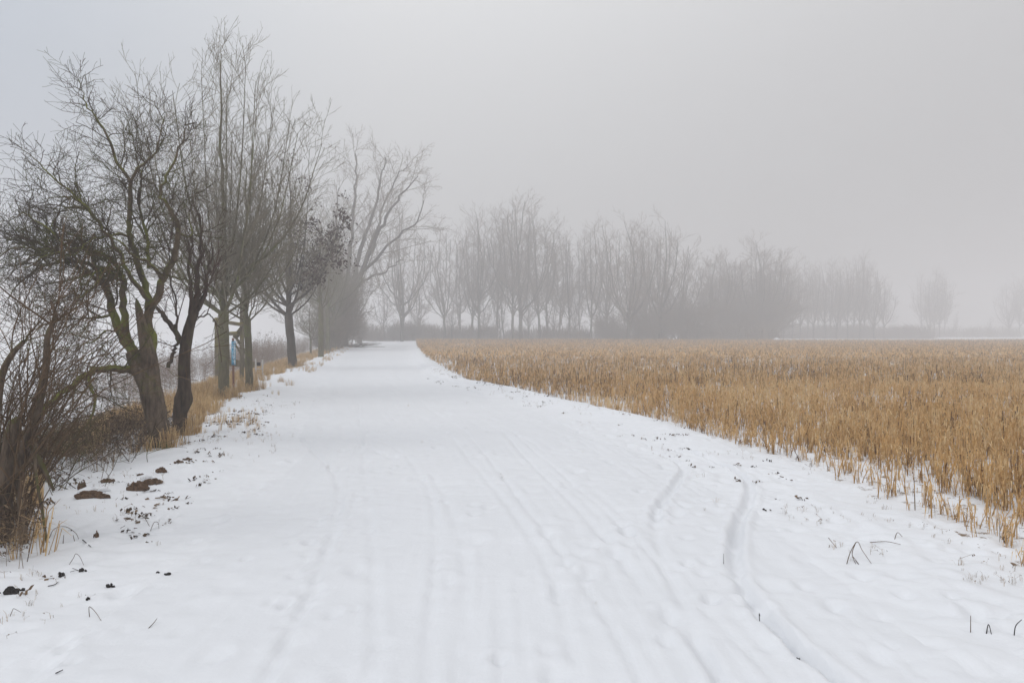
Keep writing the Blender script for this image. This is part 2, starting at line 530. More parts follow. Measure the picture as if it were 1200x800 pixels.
class Skel:
    def __init__(self):
        self.b = []                     # (pts, radii, sides, part)
    def add(self, pts, rad, sides, part):
        self.b.append((np.asarray(pts, float), np.asarray(rad, float), sides, part))
    def build(self, name, part, mat, parent=None, origin=(0, 0, 0), rough=None):
        groups = {}
        for p, r, s, k in self.b:
            if k == part:
                groups.setdefault((len(r), s), []).append((p, r))
        if not groups:
            return None
        Vs, Fs, off = [], [], 0
        for (n, s), lst in groups.items():
            P = np.stack([a for a, _ in lst]); Rr = np.stack([b for _, b in lst])
            B = len(lst)
            T = np.empty_like(P)
            T[:, 1:-1] = P[:, 2:] - P[:, :-2]
            T[:, 0] = P[:, 1] - P[:, 0]; T[:, -1] = P[:, -1] - P[:, -2]
            T = norm(T)
            mean = norm(P[:, -1] - P[:, 0])
            ax = np.argmin(np.abs(mean), 1)
            ref = np.eye(3)[ax][:, None, :].repeat(n, 1)
            U = norm(np.cross(T, ref)); W = np.cross(T, U)
            ang = np.arange(s) / s * 2 * math.pi
            rr = Rr[:, :, None].repeat(s, 2)
            if s >= 16:                  # furrowed, twisting trunk
                L = np.concatenate([np.zeros((B, 1)), np.cumsum(np.linalg.norm(np.diff(P, axis=1), axis=2), 1)], 1)
                tw = ang[None, None, :] + L[:, :, None] * 1.1
                rid = np.abs(np.sin(4.5 * tw + 2.2 * np.sin(L[:, :, None] * 2.7))) ** 0.6
                nz = vnoise(np.broadcast_to(tw * 3.0, rr.shape), np.broadcast_to(L[:, :, None] * 4 + 3, rr.shape), 21)
                nz2 = vnoise(np.broadcast_to(ang[None, None, :] * 1.2, rr.shape), np.broadcast_to(L[:, :, None] * 1.6, rr.shape), 22)
                rr = rr * (0.86 + 0.17 * rid + 0.16 * nz + 0.26 * nz2)
            ring = (P[:, :, None, :] + rr[..., None] * (np.cos(ang)[None, None, :, None] * U[:, :, None, :] + np.sin(ang)[None, None, :, None] * W[:, :, None, :]))
            Vs.append(ring.reshape(-1, 3))
            idx = np.arange(B * n * s).reshape(B, n, s) + off
            nxt = np.roll(idx, -1, axis=2)
            F = np.stack([idx[:, :-1], nxt[:, :-1], nxt[:, 1:], idx[:, 1:]], -1).reshape(-1, 4)
            Fs.append(F)
            off += B * n * s
        Vv = np.concatenate(Vs) - np.array(origin)
        return mesh_obj(name, Vv, [np.concatenate(Fs)], mat, parent)

def unit(v):
    l = math.sqrt(v[0] * v[0] + v[1] * v[1] + v[2] * v[2]) or 1
    return (v[0] / l, v[1] / l, v[2] / l)

def side_dir(rng, t, ang):
    """A direction at ang radians from t at a random roll."""
    a = (rng.gauss(0, 1), rng.gauss(0, 1), rng.gauss(0, 1))
    dt = a[0] * t[0] + a[1] * t[1] + a[2] * t[2]
    p = unit((a[0] - dt * t[0], a[1] - dt * t[1], a[2] - dt * t[2]))
    c_, s = math.cos(ang), math.sin(ang)
    return (t[0] * c_ + p[0] * s, t[1] * c_ + p[1] * s, t[2] * c_ + p[2] * s)

def grow(sk, rng, p, d, L, r, lv, S):
    s = S[lv]
    n = s['n']
    st = L / n
    pts = [p]; wa = s['wander']; up = s['up']
    for i in range(n):
        d = unit((d[0] + rng.gauss(0, wa), d[1] + rng.gauss(0, wa), d[2] + rng.gauss(0, wa) + up * st))
        p = (p[0] + d[0] * st, p[1] + d[1] * st, p[2] + d[2] * st)
        pts.append(p)
    tip = s.get('tip', 0.25)
    rad = [max(s['rmin'], r * (1 - (1 - tip) * (i / n) ** 0.9)) for i in range(n + 1)]
    sk.add(pts, rad, s['sides'], s['part'])
    spawn(sk, rng, pts, rad, L, lv, S)

def spawn(sk, rng, pts, rad, L, lv, S, start=None):
    if lv + 1 >= len(S): return
    s = S[lv]; cs = S[lv + 1]
    n = len(pts) - 1
    t0 = s['start'] if start is None else start
    cnt = s['kids'] * L * (1 - t0)
    cnt = int(cnt) + (1 if rng.random() < cnt - int(cnt) else 0)
    for k in range(cnt):
        t = t0 + (1 - t0) * (k + rng.random()) / max(1, cnt)
        f = min(t * n, n - 1e-6); i = int(f); f -= i
        a, b = pts[i], pts[i + 1]
        q = (a[0] + (b[0] - a[0]) * f, a[1] + (b[1] - a[1]) * f, a[2] + (b[2] - a[2]) * f)
        tt = unit((b[0] - a[0], b[1] - a[1], b[2] - a[2]))
        rr = rad[i] + (rad[i + 1] - rad[i]) * f
        ang = R(cs['ang']) * rng.uniform(0.65, 1.35)
        d = side_dir(rng, tt, ang)
        bz = cs.get('lift', 0.0)
        d = unit((d[0], d[1], d[2] + bz))
        Lc = cs['len'] * rng.uniform(0.55, 1.3) * (1 - cs.get('fall', 0.5) * t)
        if Lc < 0.04: continue
        grow(sk, rng, q, d, Lc, max(cs['rmin'], min(rr * 0.72, Lc * cs.get('thick', 0.012))), lv + 1, S)

def limb(sk, rng, pts, r0, r1, lv, S, sides=8, part='trunk', start=0.15, jit=0.02, per=6):
    P = spline(pts, per)
    n = len(P) - 1
    L = sum(np.linalg.norm(P[i + 1] - P[i]) for i in range(n))
    P = [tuple(p + (np.array([rng.gauss(0, jit), rng.gauss(0, jit), rng.gauss(0, jit)]) if 0 < i < n else 0)) for i, p in enumerate(P)]
    rad = [r0 + (r1 - r0) * (i / n) ** 0.8 for i in range(n + 1)]
    sk.add(P, rad, sides, part)
    if S is not None:
        spawn(sk, rng, P, rad, L, lv, S, start)
    return P, rad

def at(u, v, d, H=CAM_H):               # point seen at pixel (u, v) when it stands d metres away
    return ((u - 600.0) / 800.0 * d, d, H + (391.0 - v) / 800.0 * d)

def rel(P, o):
    return [tuple(np.array(p) - np.array(o)) for p in P]

# ------------------------------------------------------------------ old gnarled tree on the left verge
rng = random.Random(7)
D0 = 9.4
o = at(190, 530, D0); o = (o[0], o[1], gz(o[0], o[1]) - 0.03)
old = thing('gnarled_tree', o, 'old mossy gnarled tree with twisted leaning trunk and tangled crown on the left verge', 'tree')
sk = Skel()
def A(*tri):                            # (px, py, extra depth) -> local points
    return [tuple(np.array(at(u, v, D0 + dd)) - np.array(o)) for (u, v, dd) in tri]
old.scale = (1, 1, .94)
S_old = [
    dict(n=8, wander=0.1, up=0.0, sides=8, part='trunk', start=0.2, kids=9.5, rmin=0.010),
    dict(n=7, wander=0.20, up=0.05, sides=5, part='crown', start=0.12, kids=13.0, rmin=0.0042, ang=52, len=0.82, fall=0.7, lift=0.2, thick=0.017, tip=0.35),
    dict(n=5, wander=0.20, up=0.18, sides=4, part='crown', start=0.10, kids=14, rmin=0.0028, ang=52, len=0.42, fall=0.3, lift=0.18, thick=0.013, tip=0.5),
    dict(n=3, wander=0.16, up=0.3, sides=3, part='crown', start=0, kids=0, rmin=0.0022, ang=45, len=0.22, fall=0.3, lift=0.15, thick=0.012, tip=0.6),
]
# twisted trunk and its flare
tp = A((192, 545, 0), (190, 527, 0), (186, 500, 0.02), (181, 470, 0), (173, 440, 0), (163, 422, 0.02), (156, 405, 0.04))
P, rad = [np.array(q) for q in spline(tp, 8)], None
nP = len(P)
rad = np.interp(np.linspace(0, 1, nP), [0, 0.12, 0.3, 0.7, 1], [0.23, 0.165, 0.13, 0.145, 0.09])
sk.add(P, rad, 28, 'bole')
P2 = [np.array(q) for q in spline(A((180, 455, 0.02), (178, 425, -0.02), (172, 395, -0.05), (167, 372, -0.05), (162, 348, -0.03), (160, 338, -0.02)), 8)]
sk.add(P2, np.interp(np.linspace(0, 1, len(P2)), [0, 0.3, 0.7, .85, 1], [0.105, 0.095, 0.05, .03, 0.005]), 20, 'bole')
# roots
for (u, v, dd, r) in ((212, 533, 0.1, .05), (172, 534, -0.2, .05), (200, 536, -0.3, .05), (180, 528, 0.35, .05)):
    limb(sk, rng, A((190, 518, 0), ((190 + u) / 2, 526, dd / 2), (u, v + 3, dd), ((u - 190) * 1.4 + 190, v + 12, dd * 1.3)), 0.085, r * .4, 0, None, sides=8, jit=0.004, part='bole')
Ld = []
Ld.append((A((160, 412, 0.03), (144, 385, 0.1), (132, 356, 0.15), (125, 326, 0.2), (118, 308, 0.25), (108, 285, 0.3), (90, 262, 0.3), (62, 248, 0.2)), .10, .018, .25))
Ld.append((A((156, 408, 0.04), (149, 388, 0.1), (146, 366, 0.1), (144, 335, 0.0), (146, 317, 0), (138, 304, 0), (128, 290, -0.1), (105, 278, -0.2), (70, 280, -0.35), (30, 300, -0.5)), .085, .015, .25))
Ld.append((A((179, 425, 0), (178, 394, 0.05), (175, 358, 0.1), (183, 338, 0.1), (192, 315, 0.05), (203, 290, 0), (208, 268, -0.05), (209, 248, -0.05), (200, 227, -0.1), (188, 208, -0.1), (196, 187, -0.15), (213, 150, -0.2), (217, 132, -0.2), (222, 115, -.2)), .095, .005, .3))
Ld.append((A((175, 362, 0.1), (172, 330, 0.2), (160, 290, 0.25), (152, 255, 0.2), (152, 233, 0.15), (153, 193, 0.1), (139, 170, 0.1), (128, 137, 0.05), (113, 113, 0), (101, 91, 0), (95, 68, 0)), .07, .006, .3))
Ld.append((A((153, 195, 0.1), (163, 178, 0), (174, 166, -0.1), (184, 155, -0.1), (190, 125, -0.15), (186, 95, -0.1)), .03, .006, .2))
Ld.append((A((175, 340, 0.1), (160, 322, -0.1), (150, 305, -0.2), (128, 262, -0.4), (104, 226, -0.5), (72, 196, -0.5), (48, 170, -0.4), (27, 152, -0.4)), .05, .006, .25))
Ld.append((A((140, 310, 0.1), (112, 300, 0.3), (82, 292, 0.5), (50, 300, 0.6), (22, 322, 0.6), (4, 350, 0.6)), .05, .008, .15))
Ld.append((A((128, 330, 0.2), (104, 306, 0.0), (70, 262, -0.2), (34, 235, -0.3), (10, 240, -0.3)), .04, .006, .15))
Ld.append((A((168, 428, 0), (148, 427, -0.1), (129, 426, -0.3), (105, 430, -0.6), (84, 445, -0.9), (66, 461, -1.2), (47, 480, -1.6), (26, 505, -2.0)), .085, .03, .15))
Ld.append((A((132, 360, 0.15), (112, 362, 0.0), (92, 363, -0.2), (62, 366, -0.4), (36, 380, -0.5), (10, 400, -0.5)), .025, .006, .1))
Ld.append((A((150, 395, 0.1), (128, 378, -0.2), (108, 392, -0.5), (84, 398, -0.7), (56, 402, -0.9)), .022, .006, .1))
Ld.append((A((100, 431, -0.7), (112, 470, -0.8), (98, 500, -0.9), (84, 520, -1.0)), .03, .008, .1))
Ld.append((A((90, 290, 0.3), (96, 322, 0.3), (88, 352, 0.2), (70, 382, 0.1)), .02, .006, .05))
Ld.append((A((192, 315, 0.05), (176, 296, -0.2), (156, 284, -0.4), (136, 262, -0.5), (112, 248, -0.6)), .04, .008, .1))
Ld.append((A((175, 300, 0), (172, 262, 0.2), (164, 226, 0.3), (168, 190, 0.35), (160, 160, 0.35), (165, 120, 0.3)), .035, .006, .1))
Ld.append((A((60, 300, 0.5), (40, 276, 0.5), (20, 262, 0.4), (2, 270, 0.4)), .025, .005, .05))
Ld.append((A((207, 255, 0), (225, 262, 0.1), (222, 232, 0.2), (232, 205, 0.25)), .022, .005, .1))
Ld.append((A((130, 296, -0.1), (110, 322, -0.3), (90, 338, -0.4), (60, 342, -0.5)), .03, .006, .05))
for i in range(9):                        # tangle of mossy boughs drooping to the left
    u0, v0 = rng.choice([(138, 304), (90, 262), (72, 282), (108, 285), (146, 317), (128, 330), (152, 262), (104, 226), (82, 294)])
    dx = rng.uniform(-95, -30); dy = rng.uniform(-38, 45); dd = rng.uniform(-.9, .7)
    Ld.append((A((u0, v0, .1), (u0 + dx * .35, v0 + dy * .3 - 10, .1 + dd * .4), (u0 + dx * .7, v0 + dy * .6 - 8, .1 + dd * .8), (u0 + dx, v0 + dy + rng.uniform(-6, 26), .1 + dd)), .028, .006, .08))
for pts, r0, r1, stt in Ld:
    limb(sk, rng, pts, r0 * .78, r1 * .6, 0, S_old, sides=10, start=stt, jit=0.012, per=4)
sk.build('trunk', 'bole', M['old_bark'], old)
sk.build('limbs', 'trunk', M['moss_limb'], old)
sk.build('crown', 'crown', M['old_twig'], old)

# ------------------------------------------------------------------ second stem, dark, with a broom of upright shoots
rng = random.Random(11)
D1 = 10.25
o = at(212, 516, D1); o = (o[0], o[1], gz(o[0], o[1]) - 0.03)
t2 = thing('dark_tree', o, 'slim dark tree with knobbly stem and broom of upright shoots behind the gnarled tree', 'tree')
sk = Skel()
def B(*tri):
    return [tuple(np.array(at(u, v, D1 + dd)) - np.array(o)) for (u, v, dd) in tri]
S_b = [
    dict(n=8, wander=0.1, up=0.0, sides=8, part='trunk', start=0.2, kids=6.5, rmin=0.008),
    dict(n=7, wander=0.07, up=0.35, sides=4, part='crown', start=0.1, kids=8.0, rmin=0.006, ang=34, len=0.8, fall=0.6, lift=0.35, thick=0.011, tip=0.35),
    dict(n=4, wander=0.12, up=0.3, sides=3, part='crown', start=0.1, kids=5.0, rmin=0.003, ang=38, len=0.4, fall=0.3, lift=0.2, thick=0.01, tip=0.5),
    dict(n=2, wander=0.12, up=0.3, sides=3, part='crown', start=0, kids=0, rmin=0.002, ang=45, len=0.16, fall=0.3, lift=0.15, thick=0.01, tip=0.6),
]
P = [np.array(q) for q in spline(B((211, 530, 0), (212, 514, 0), (211, 487, 0), (216, 466, 0), (216, 432, 0), (217, 412, 0), (221, 388, 0), (228, 365, 0)), 7)]
sk.add(P, np.interp(np.linspace(0, 1, len(P)), [0, .12, .3, .42, .48, .7, 1], [.15, .115, .095, .13, .09, .08, .065]), 20, 'trunk')
for pts, r0, r1, stt in [
    (B((228, 366, 0), (231, 345, 0), (232, 320, 0.05), (236, 285, 0.1), (234, 250, 0.1)), .06, .012, .0),
    (B((228, 366, 0), (240, 345, 0.1), (244, 318, 0.2), (250, 290, 0.25)), .05, .01, .0),
    (B((222, 385, 0), (224, 350, -0.1), (222, 312, -0.15), (226, 270, -0.2)), .045, .01, .0),
    (B((217, 412, 0), (205, 388, 0.1), (193, 372, 0.2), (183, 360, 0.3), (176, 352, 0.3)), .05, .02, .3),
    (B((206, 392, .1), (207, 360, 0.1), (199, 320, 0.15), (200, 280, 0.1)), .022, .006, .1),
    (B((197, 430, -.1), (204, 412, -0.1), (208, 400, -0.1), (205, 380, -.1)), .03, .02, .3),
    (B((232, 372, 0), (246, 368, 0.1), (254, 380, 0.2), (262, 386, 0.2)), .014, .004, .1),
]:
    limb(sk, rng, pts, r0, r1, 0, S_b, sides=8, start=stt, jit=0.012, per=5)
sk.build('trunk', 'trunk', M['dark_bark'], t2)
sk.build('crown', 'crown', M['red_twig'], t2)

# ------------------------------------------------------------------ trees of the roadside row
def leafy_clusters(rng, tips, k, size):
    Vs, Fs = [], []
    for (x, y, z) in tips:
        for j in range(k):
            a = np.array([rng.gauss(0, size), rng.gauss(0, size), rng.gauss(-size * .5, size * 1.1)]) + (x, y, z)
            u = np.array(unit((rng.gauss(0, 1), rng.gauss(0, 1), rng.gauss(0, 1))))
            w_ = np.array(unit((rng.gauss(0, 1), rng.gauss(0, 1), rng.gauss(-1, .6))))
            s = size * rng.uniform(.45, .9)
            i = len(Vs)
            Vs += [a, a + u * s * .5 + w_ * s * .5, a + w_ * s * 1.2, a - u * s * .5 + w_ * s * .5]
            Fs.append((i, i + 1, i + 2, i + 3))
    return np.array(Vs), np.array(Fs)

def row_tree(name, label, u, v, D, Ht, fork, r, seed, spread=36, limbs=9, lean=0.0, S=None, bark='row_bark', twig='row_twig', width=1.0, group='roadside trees in a row'):
    rng = random.Random(seed)
    p = at(u, v, D); z0 = gz(p[0], p[1]) - 0.04
    t = thing(name, (p[0], p[1], z0), label, 'tree', group)
    sk = Skel()
    k = Ht / 9.2
    if S is None:
        S = [
            dict(n=10, wander=0.03, up=0.02, sides=8, part='trunk', start=0.0, kids=3.0 / k, rmin=0.010, tip=.12),
            dict(n=8, wander=0.035, up=0.12 / k, sides=6, part='crown', start=0.08, kids=3.4 / k, rmin=0.0055, ang=spread, len=1.7 * k, fall=0.5, lift=0.05, thick=0.0095, tip=0.2),
            dict(n=6, wander=0.06, up=0.20 / k, sides=4, part='crown', start=0.12, kids=5.2 / k, rmin=0.004, ang=38, len=.95 * k, fall=0.4, lift=0.2, thick=0.0085, tip=0.35),
            dict(n=4, wander=0.09, up=0.2 / k, sides=3, part='crown', start=0.1, kids=5.6 / k, rmin=0.0034, ang=34, len=0.5 * k, fall=0.4, lift=0.2, thick=0.009, tip=0.5),
            dict(n=2, wander=0.1, up=0.2, sides=3, part='crown', start=0, kids=0, rmin=0.0028, ang=38, len=0.22 * k, fall=0.3, lift=0.2, thick=0.012, tip=0.7),
        ]
    # bole
    zf = fork
    bole = [(0, 0, -0.1), (0.01, 0, 0.15), (lean * .4, 0.02, zf * .5), (lean, 0, zf)]
    P = [np.array(q) for q in spline(bole, 7)]
    sk.add(P, np.interp(np.linspace(0, 1, len(P)), [0, .3, .4, .9, 1], [r * 1.3, r * 1.02, r * .9, r * .8, r * .85]), 16, 'trunk')
    # leader
    top = Ht * .95
    lead = [(lean, 0, zf - .1), (lean + rng.gauss(0, .06), rng.gauss(0, .06), zf + (top - zf) * .35), (lean + rng.gauss(0, .08), rng.gauss(0, .08), zf + (top - zf) * .7), (lean + rng.gauss(0, .08), 0, top)]
    limb(sk, rng, lead, r * .6, .01, 0, S, sides=8, start=.05, jit=.02, per=5)
    for i in range(limbs):
        a = 2.4 * i + rng.uniform(-.25, .25)
        h0 = zf - 0.12 + (0.9 * k) * (i % 3) / 2.0
        fo = math.sqrt((i % 5 + rng.uniform(.3, .9)) / 5.0)          # inner limbs rise steeply, outer ones spread
        reach = width * fo * (top - zf) * 0.44
        hh = (top - h0) * (1.0 - .42 * fo ** 2) * rng.uniform(.88, 1.0)
        c_, s = math.cos(a), math.sin(a)
        pts = [(lean, 0, h0), (lean + c_ * reach * .42, s * reach * .42, h0 + hh * .18), (lean + c_ * reach * .76, s * reach * .76, h0 + hh * .5), (lean + c_ * reach * 1.0, s * reach * 1.0, h0 + hh)]
        limb(sk, rng, pts, r * rng.uniform(.22, .34), .006, 0, S, sides=7, start=.08, jit=.007, per=4)
    sk.build('trunk', 'trunk', M[bark], t)
    sk.build('crown', 'crown', M[twig], t)
    return t, sk

tr1, _ = row_tree('roadside_tree', 'tallest bare tree of the road row, nearest one, with straight thick greenish trunk', 262, 467, 16.8, 8.95, 2.2, .145, 3, limbs=20, width=1.0)
tr2, _ = row_tree('roadside_tree', 'slimmer bare mossy green tree just right of the blue sign pole', 292, 458, 19.0, 6.6, 2.05, .115, 5, limbs=12, lean=-.05, width=1.0)
tr3, sk3 = row_tree('roadside_tree', 'bare roadside tree hung with many dark clusters of dead leaves', 343, 431, 31.0, 9.6, 2.45, .22, 8, limbs=14, lean=-.2, width=1.0, bark='grey_bark')
# dead leaf clusters in tree 3
rng = random.Random(5)
ends = [b[0][-1] for b in sk3.b if b[3] == 'crown' and b[2] == 3]
cand = [e for e in ends if (e[0] > -.2 and 3.6 < e[2] < 9.8)]
rng.shuffle(cand); picked = []
for e_ in cand:                          # clusters keep clear of each other
    if all((e_[0] - q_[0]) ** 2 + (e_[1] - q_[1]) ** 2 * .2 + (e_[2] - q_[2]) ** 2 > .30 ** 2 for q_ in picked):
        picked.append(e_)
    if len(picked) >= 95: break
Vc, Fc = leafy_clusters(rng, picked, 20, .12)
big = rng.sample(picked, 26)
V2, F2 = leafy_clusters(rng, big, 34, .19)
mesh_obj('foliage', np.concatenate([Vc, V2]), [np.concatenate([Fc, F2 + len(Vc)])], M['dark_leaf'], tr3, smooth_=False)
rng = random.Random(6)
tr4, _ = row_tree('roadside_tree', 'thin trunked hazy tree, fourth along the road row behind the leaf hung one', 376, 419, 44.0, 9.0, 3.2, .19, 12, limbs=8)
tr5, _ = row_tree('roadside_tree', 'hazy roadside tree at the near end of the dark clump by the road', 384, 413, 55.0, 11.0, 3.6, .2, 14, limbs=8)
tr6, _ = row_tree('roadside_tree', 'hazy roadside tree inside the dark clump left of the leaning poplar', 391, 409, 64.0, 14.0, 3.0, .24, 15, limbs=10)
# low pale green tree behind the row
trb, _ = row_tree('small_tree', 'small bushy pale green tree behind the row beside the hazy trunks', 364, 412, 48.0, 5.4, 1.3, .08, 17, limbs=8, width=1.5, group='small trees behind the road row')

# ------------------------------------------------------------------ big leaning poplar with many limbs, in fog
rng = random.Random(21)
DB = 84.0
o = at(404, 402, DB); o = (o[0], o[1], gz(o[0], o[1]) - .1)
bigp = thing('leaning_poplar', o, 'huge many limbed poplar leaning right over the lane at the end of the row', 'tree')
sk = Skel()
def Cc(*tri):
    return [tuple(np.array(at(u, v, DB + dd)) - np.array(o)) for (u, v, dd) in tri]
S_p = [
    dict(n=8, wander=.05, up=.0, sides=8, part='trunk', start=.15, kids=.85, rmin=.06),
    dict(n=8, wander=.09, up=.02, sides=5, part='crown', start=.12, kids=1.35, rmin=.03, ang=38, len=6.0, fall=.5, lift=.12, thick=.012, tip=.25),
    dict(n=6, wander=.11, up=.04, sides=4, part='crown', start=.1, kids=2.2, rmin=.018, ang=40, len=2.7, fall=.4, lift=.12, thick=.011, tip=.35),
    dict(n=4, wander=.12, up=.05, sides=3, part='crown', start=.1, kids=2.6, rmin=.012, ang=42, len=1.15, fall=.4, lift=.12, thick=.01, tip=.5),
    dict(n=2, wander=.12, up=.05, sides=3, part='crown', start=0, kids=0, rmin=.010, ang=42, len=.55, fall=.3, lift=.1, thick=.01, tip=.7),
]
tr_ = Cc((404, 412, 0), (403, 400, 0), (400, 380, 0), (401, 355, 0), (410, 335, 0), (418, 318, 0))
P = [np.array(q) for q in spline(tr_, 6)]
sk.add(P, np.interp(np.linspace(0, 1, len(P)), [0, .2, 1], [.75, .55, .5]), 16, 'trunk')
for pts, r0, r1 in [
    (Cc((412, 335, 0), (425, 305, 0), (440, 265, -1), (452, 235, -1), (470, 205, -2), (490, 180, -2)), .40, .06),
    (Cc((410, 338, 0), (418, 300, 0), (430, 255, 1), (440, 220, 2), (447, 180, 2), (452, 155, 2)), .38, .06),
    (Cc((405, 345, 0), (409, 305, 0), (412, 260, 0), (416, 215, 0), (418, 180, 0), (417, 150, 0)), .36, .06),
    (Cc((403, 350, 0), (399, 310, 1), (396, 270, 2), (395, 230, 3), (398, 195, 3)), .30, .06),
    (Cc((414, 330, 0), (432, 315, -2), (452, 306, -3), (470, 290, -4)), .22, .05),
    (Cc((422, 312, 0), (445, 285, -1), (465, 260, -1), (488, 240, -1), (497, 212, -1)), .25, .05),
    (Cc((404, 345, 0), (393, 320, -3), (384, 295, -4), (376, 262, -4), (372, 235, -4)), .25, .05),
    (Cc((428, 295, 0), (440, 250, 3), (452, 215, 4), (466, 180, 4), (478, 165, 4)), .22, .05),
]:
    limb(sk, rng, pts, r0, r1, 0, S_p, sides=8, start=.12, jit=.12, per=4)
bigp.scale = (1, 1, .88)
sk.build('trunk', 'trunk', M['far_bark'], bigp)
sk.build('crown', 'crown', M['far_twig'], bigp)

# ------------------------------------------------------------------ distant trees: prototypes
def far_proto(name, seed, Ht, r, fork, limbs, spread, width, dens=1.0, wander=.06, up=.05, bush=False):
    rng = random.Random(seed)
    t = thing(name, (0, 0, 0), 'x', 'tree')
    sk = Skel()
    k = Ht / 26.0
    S = [
        dict(n=10, wander=.03, up=.01, sides=7, part='trunk', start=.1, kids=.62 * dens, rmin=.06, tip=.1),
        dict(n=7, wander=wander, up=up, sides=5, part='crown', start=.12, kids=1.0 * dens, rmin=.03, ang=spread, len=5.2 * k, fall=.45, lift=.18, thick=.010, tip=.2),
        dict(n=5, wander=wander * 1.2, up=up, sides=4, part='crown', start=.12, kids=1.7 * dens, rmin=.02, ang=38, len=2.9 * k, fall=.3, lift=.18, thick=.009, tip=.3),
        dict(n=3, wander=wander * 1.5, up=up, sides=3, part='crown', start=.1, kids=2.7 * dens, rmin=.015, ang=36, len=1.4 * k, fall=.4, lift=.2, thick=.011, tip=.5),
        dict(n=2, wander=.1, up=up, sides=3, part='crown', start=0, kids=0, rmin=.012, ang=38, len=.7 * k, fall=.3, lift=.2, thick=.012, tip=.7),
    ]
    lead = [(0, 0, -.5), (rng.gauss(0, .2), rng.gauss(0, .2), Ht * .3), (rng.gauss(0, .5), rng.gauss(0, .5), Ht * .65), (rng.gauss(0, .6), rng.gauss(0, .6), Ht)]
    limb(sk, rng, lead, r, .05, 0, S, sides=9, start=fork / Ht, jit=.08, per=5)
    for i in range(limbs):
        a = 2.4 * i + rng.uniform(-.3, .3)
        h0 = fork * rng.uniform(.7, 1.9)
        fo = math.sqrt((i % 5 + rng.uniform(.2, .9)) / 5.0)
        reach = width * fo * Ht * .20
        hh = (Ht - h0) * (1.0 - .40 * fo ** 2) * rng.uniform(.84, .98)
        c_, s = math.cos(a), math.sin(a)
        pts = [(0, 0, h0), (c_ * reach * .46, s * reach * .46, h0 + hh * .2), (c_ * reach * .84, s * reach * .84, h0 + hh * .55), (c_ * reach * 1.02, s * reach * 1.02, h0 + hh)]
        limb(sk, rng, pts, r * rng.uniform(.3, .55), .05, 0, S, sides=6, start=.1, jit=.1, per=4)
    sk.build('trunk', 'trunk', M['far_bark'], t)
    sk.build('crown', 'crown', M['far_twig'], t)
    return t

def bush_proto(name, seed, Ht, stems, dens=1.0, mat='far_twig', k=1.0):
    rng = random.Random(seed)
    sk = Skel()
    S = [
        dict(n=6, wander=.08, up=.02, sides=5, part='crown', start=.05, kids=3.2 * dens / k, rmin=.02 * k, tip=.3, ang=30, len=Ht, fall=0),
        dict(n=5, wander=.12, up=.05, sides=4, part='crown', start=.1, kids=3.8 * dens / k, rmin=.012 * k, ang=40, len=.42 * Ht, fall=.4, lift=.2, thick=.01, tip=.4),
        dict(n=3, wander=.14, up=.05, sides=3, part='crown', start=.1, kids=4 * dens / k, rmin=.009 * k, ang=42, len=.2 * Ht, fall=.4, lift=.15, thick=.01, tip=.5),
        dict(n=2, wander=.14, up=.05, sides=3, part='crown', start=0, kids=0, rmin=.007 * k, ang=42, len=.09 * Ht, fall=.3, lift=.1, thick=.01, tip=.7),
    ]
    for i in range(stems):
        a = rng.uniform(0, 2 * math.pi); tilt = rng.uniform(.05, .85)
        d = unit((math.cos(a) * tilt, math.sin(a) * tilt, 1))
        grow(sk, rng, (rng.gauss(0, .06 * Ht), rng.gauss(0, .06 * Ht), -.1), d, Ht * rng.uniform(.6, 1), .016 * Ht, 0, S)
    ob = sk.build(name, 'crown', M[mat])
    return ob

protos = [
    far_proto('poplar', 31, 26, .26, 4.5, 8, 38, .95, dens=.98),
    far_proto('poplar', 32, 26, .34, 5, 10, 40, 1.15, wander=.08, dens=.98),
    far_proto('poplar', 33, 26, .22, 5, 5, 36, .7, wander=.07, dens=.98),
    far_proto('poplar', 34, 26, .42, 4, 13, 44, 1.5, wander=.09, dens=.98),
    far_proto('poplar', 35, 26, .42, 3, 14, 46, 1.75, wander=.10, dens=.98),
    far_proto('dense_tree', 36, 24, .38, 2.4, 20, 48, 1.35, dens=1.3, wander=.09),
]
used = [False] * len(protos)
def put(pi, u, base_d, top_v, label, group, rz_=None, wfac=1.0, name=None):
    x = (u - 600) / 800 * base_d
    z = gz(x, base_d)
    Ht = CAM_H + (391 - top_v) / 800 * base_d - z
    h0 = (26, 26, 26, 26, 26, 24)[pi]
    s = Ht / h0 * (.93 if base_d < 190 else .96)
    rz_ = (u * 1.7) % 6.28 if rz_ is None else rz_
    wj = 1.0 + .22 * math.sin(u * 12.9898)
    sc = (s * wfac * 1.12 * wj, s * wfac * 1.12, s)
    tilt = (.045 * math.sin(u * 3.7), .05 * math.sin(u * 5.3 + 1))
    if not used[pi]:
        used[pi] = True
        r = protos[pi]; r.location = (x, base_d, z); r.rotation_euler = (0, 0, rz_); r.scale = sc
        r['label'] = label; r['group'] = group
    else:
        r = dup(protos[pi], (x, base_d, z), label, group, rz_, sc)
        if name: r.name = name
    r.rotation_euler = (tilt[0], tilt[1], rz_)
    return r

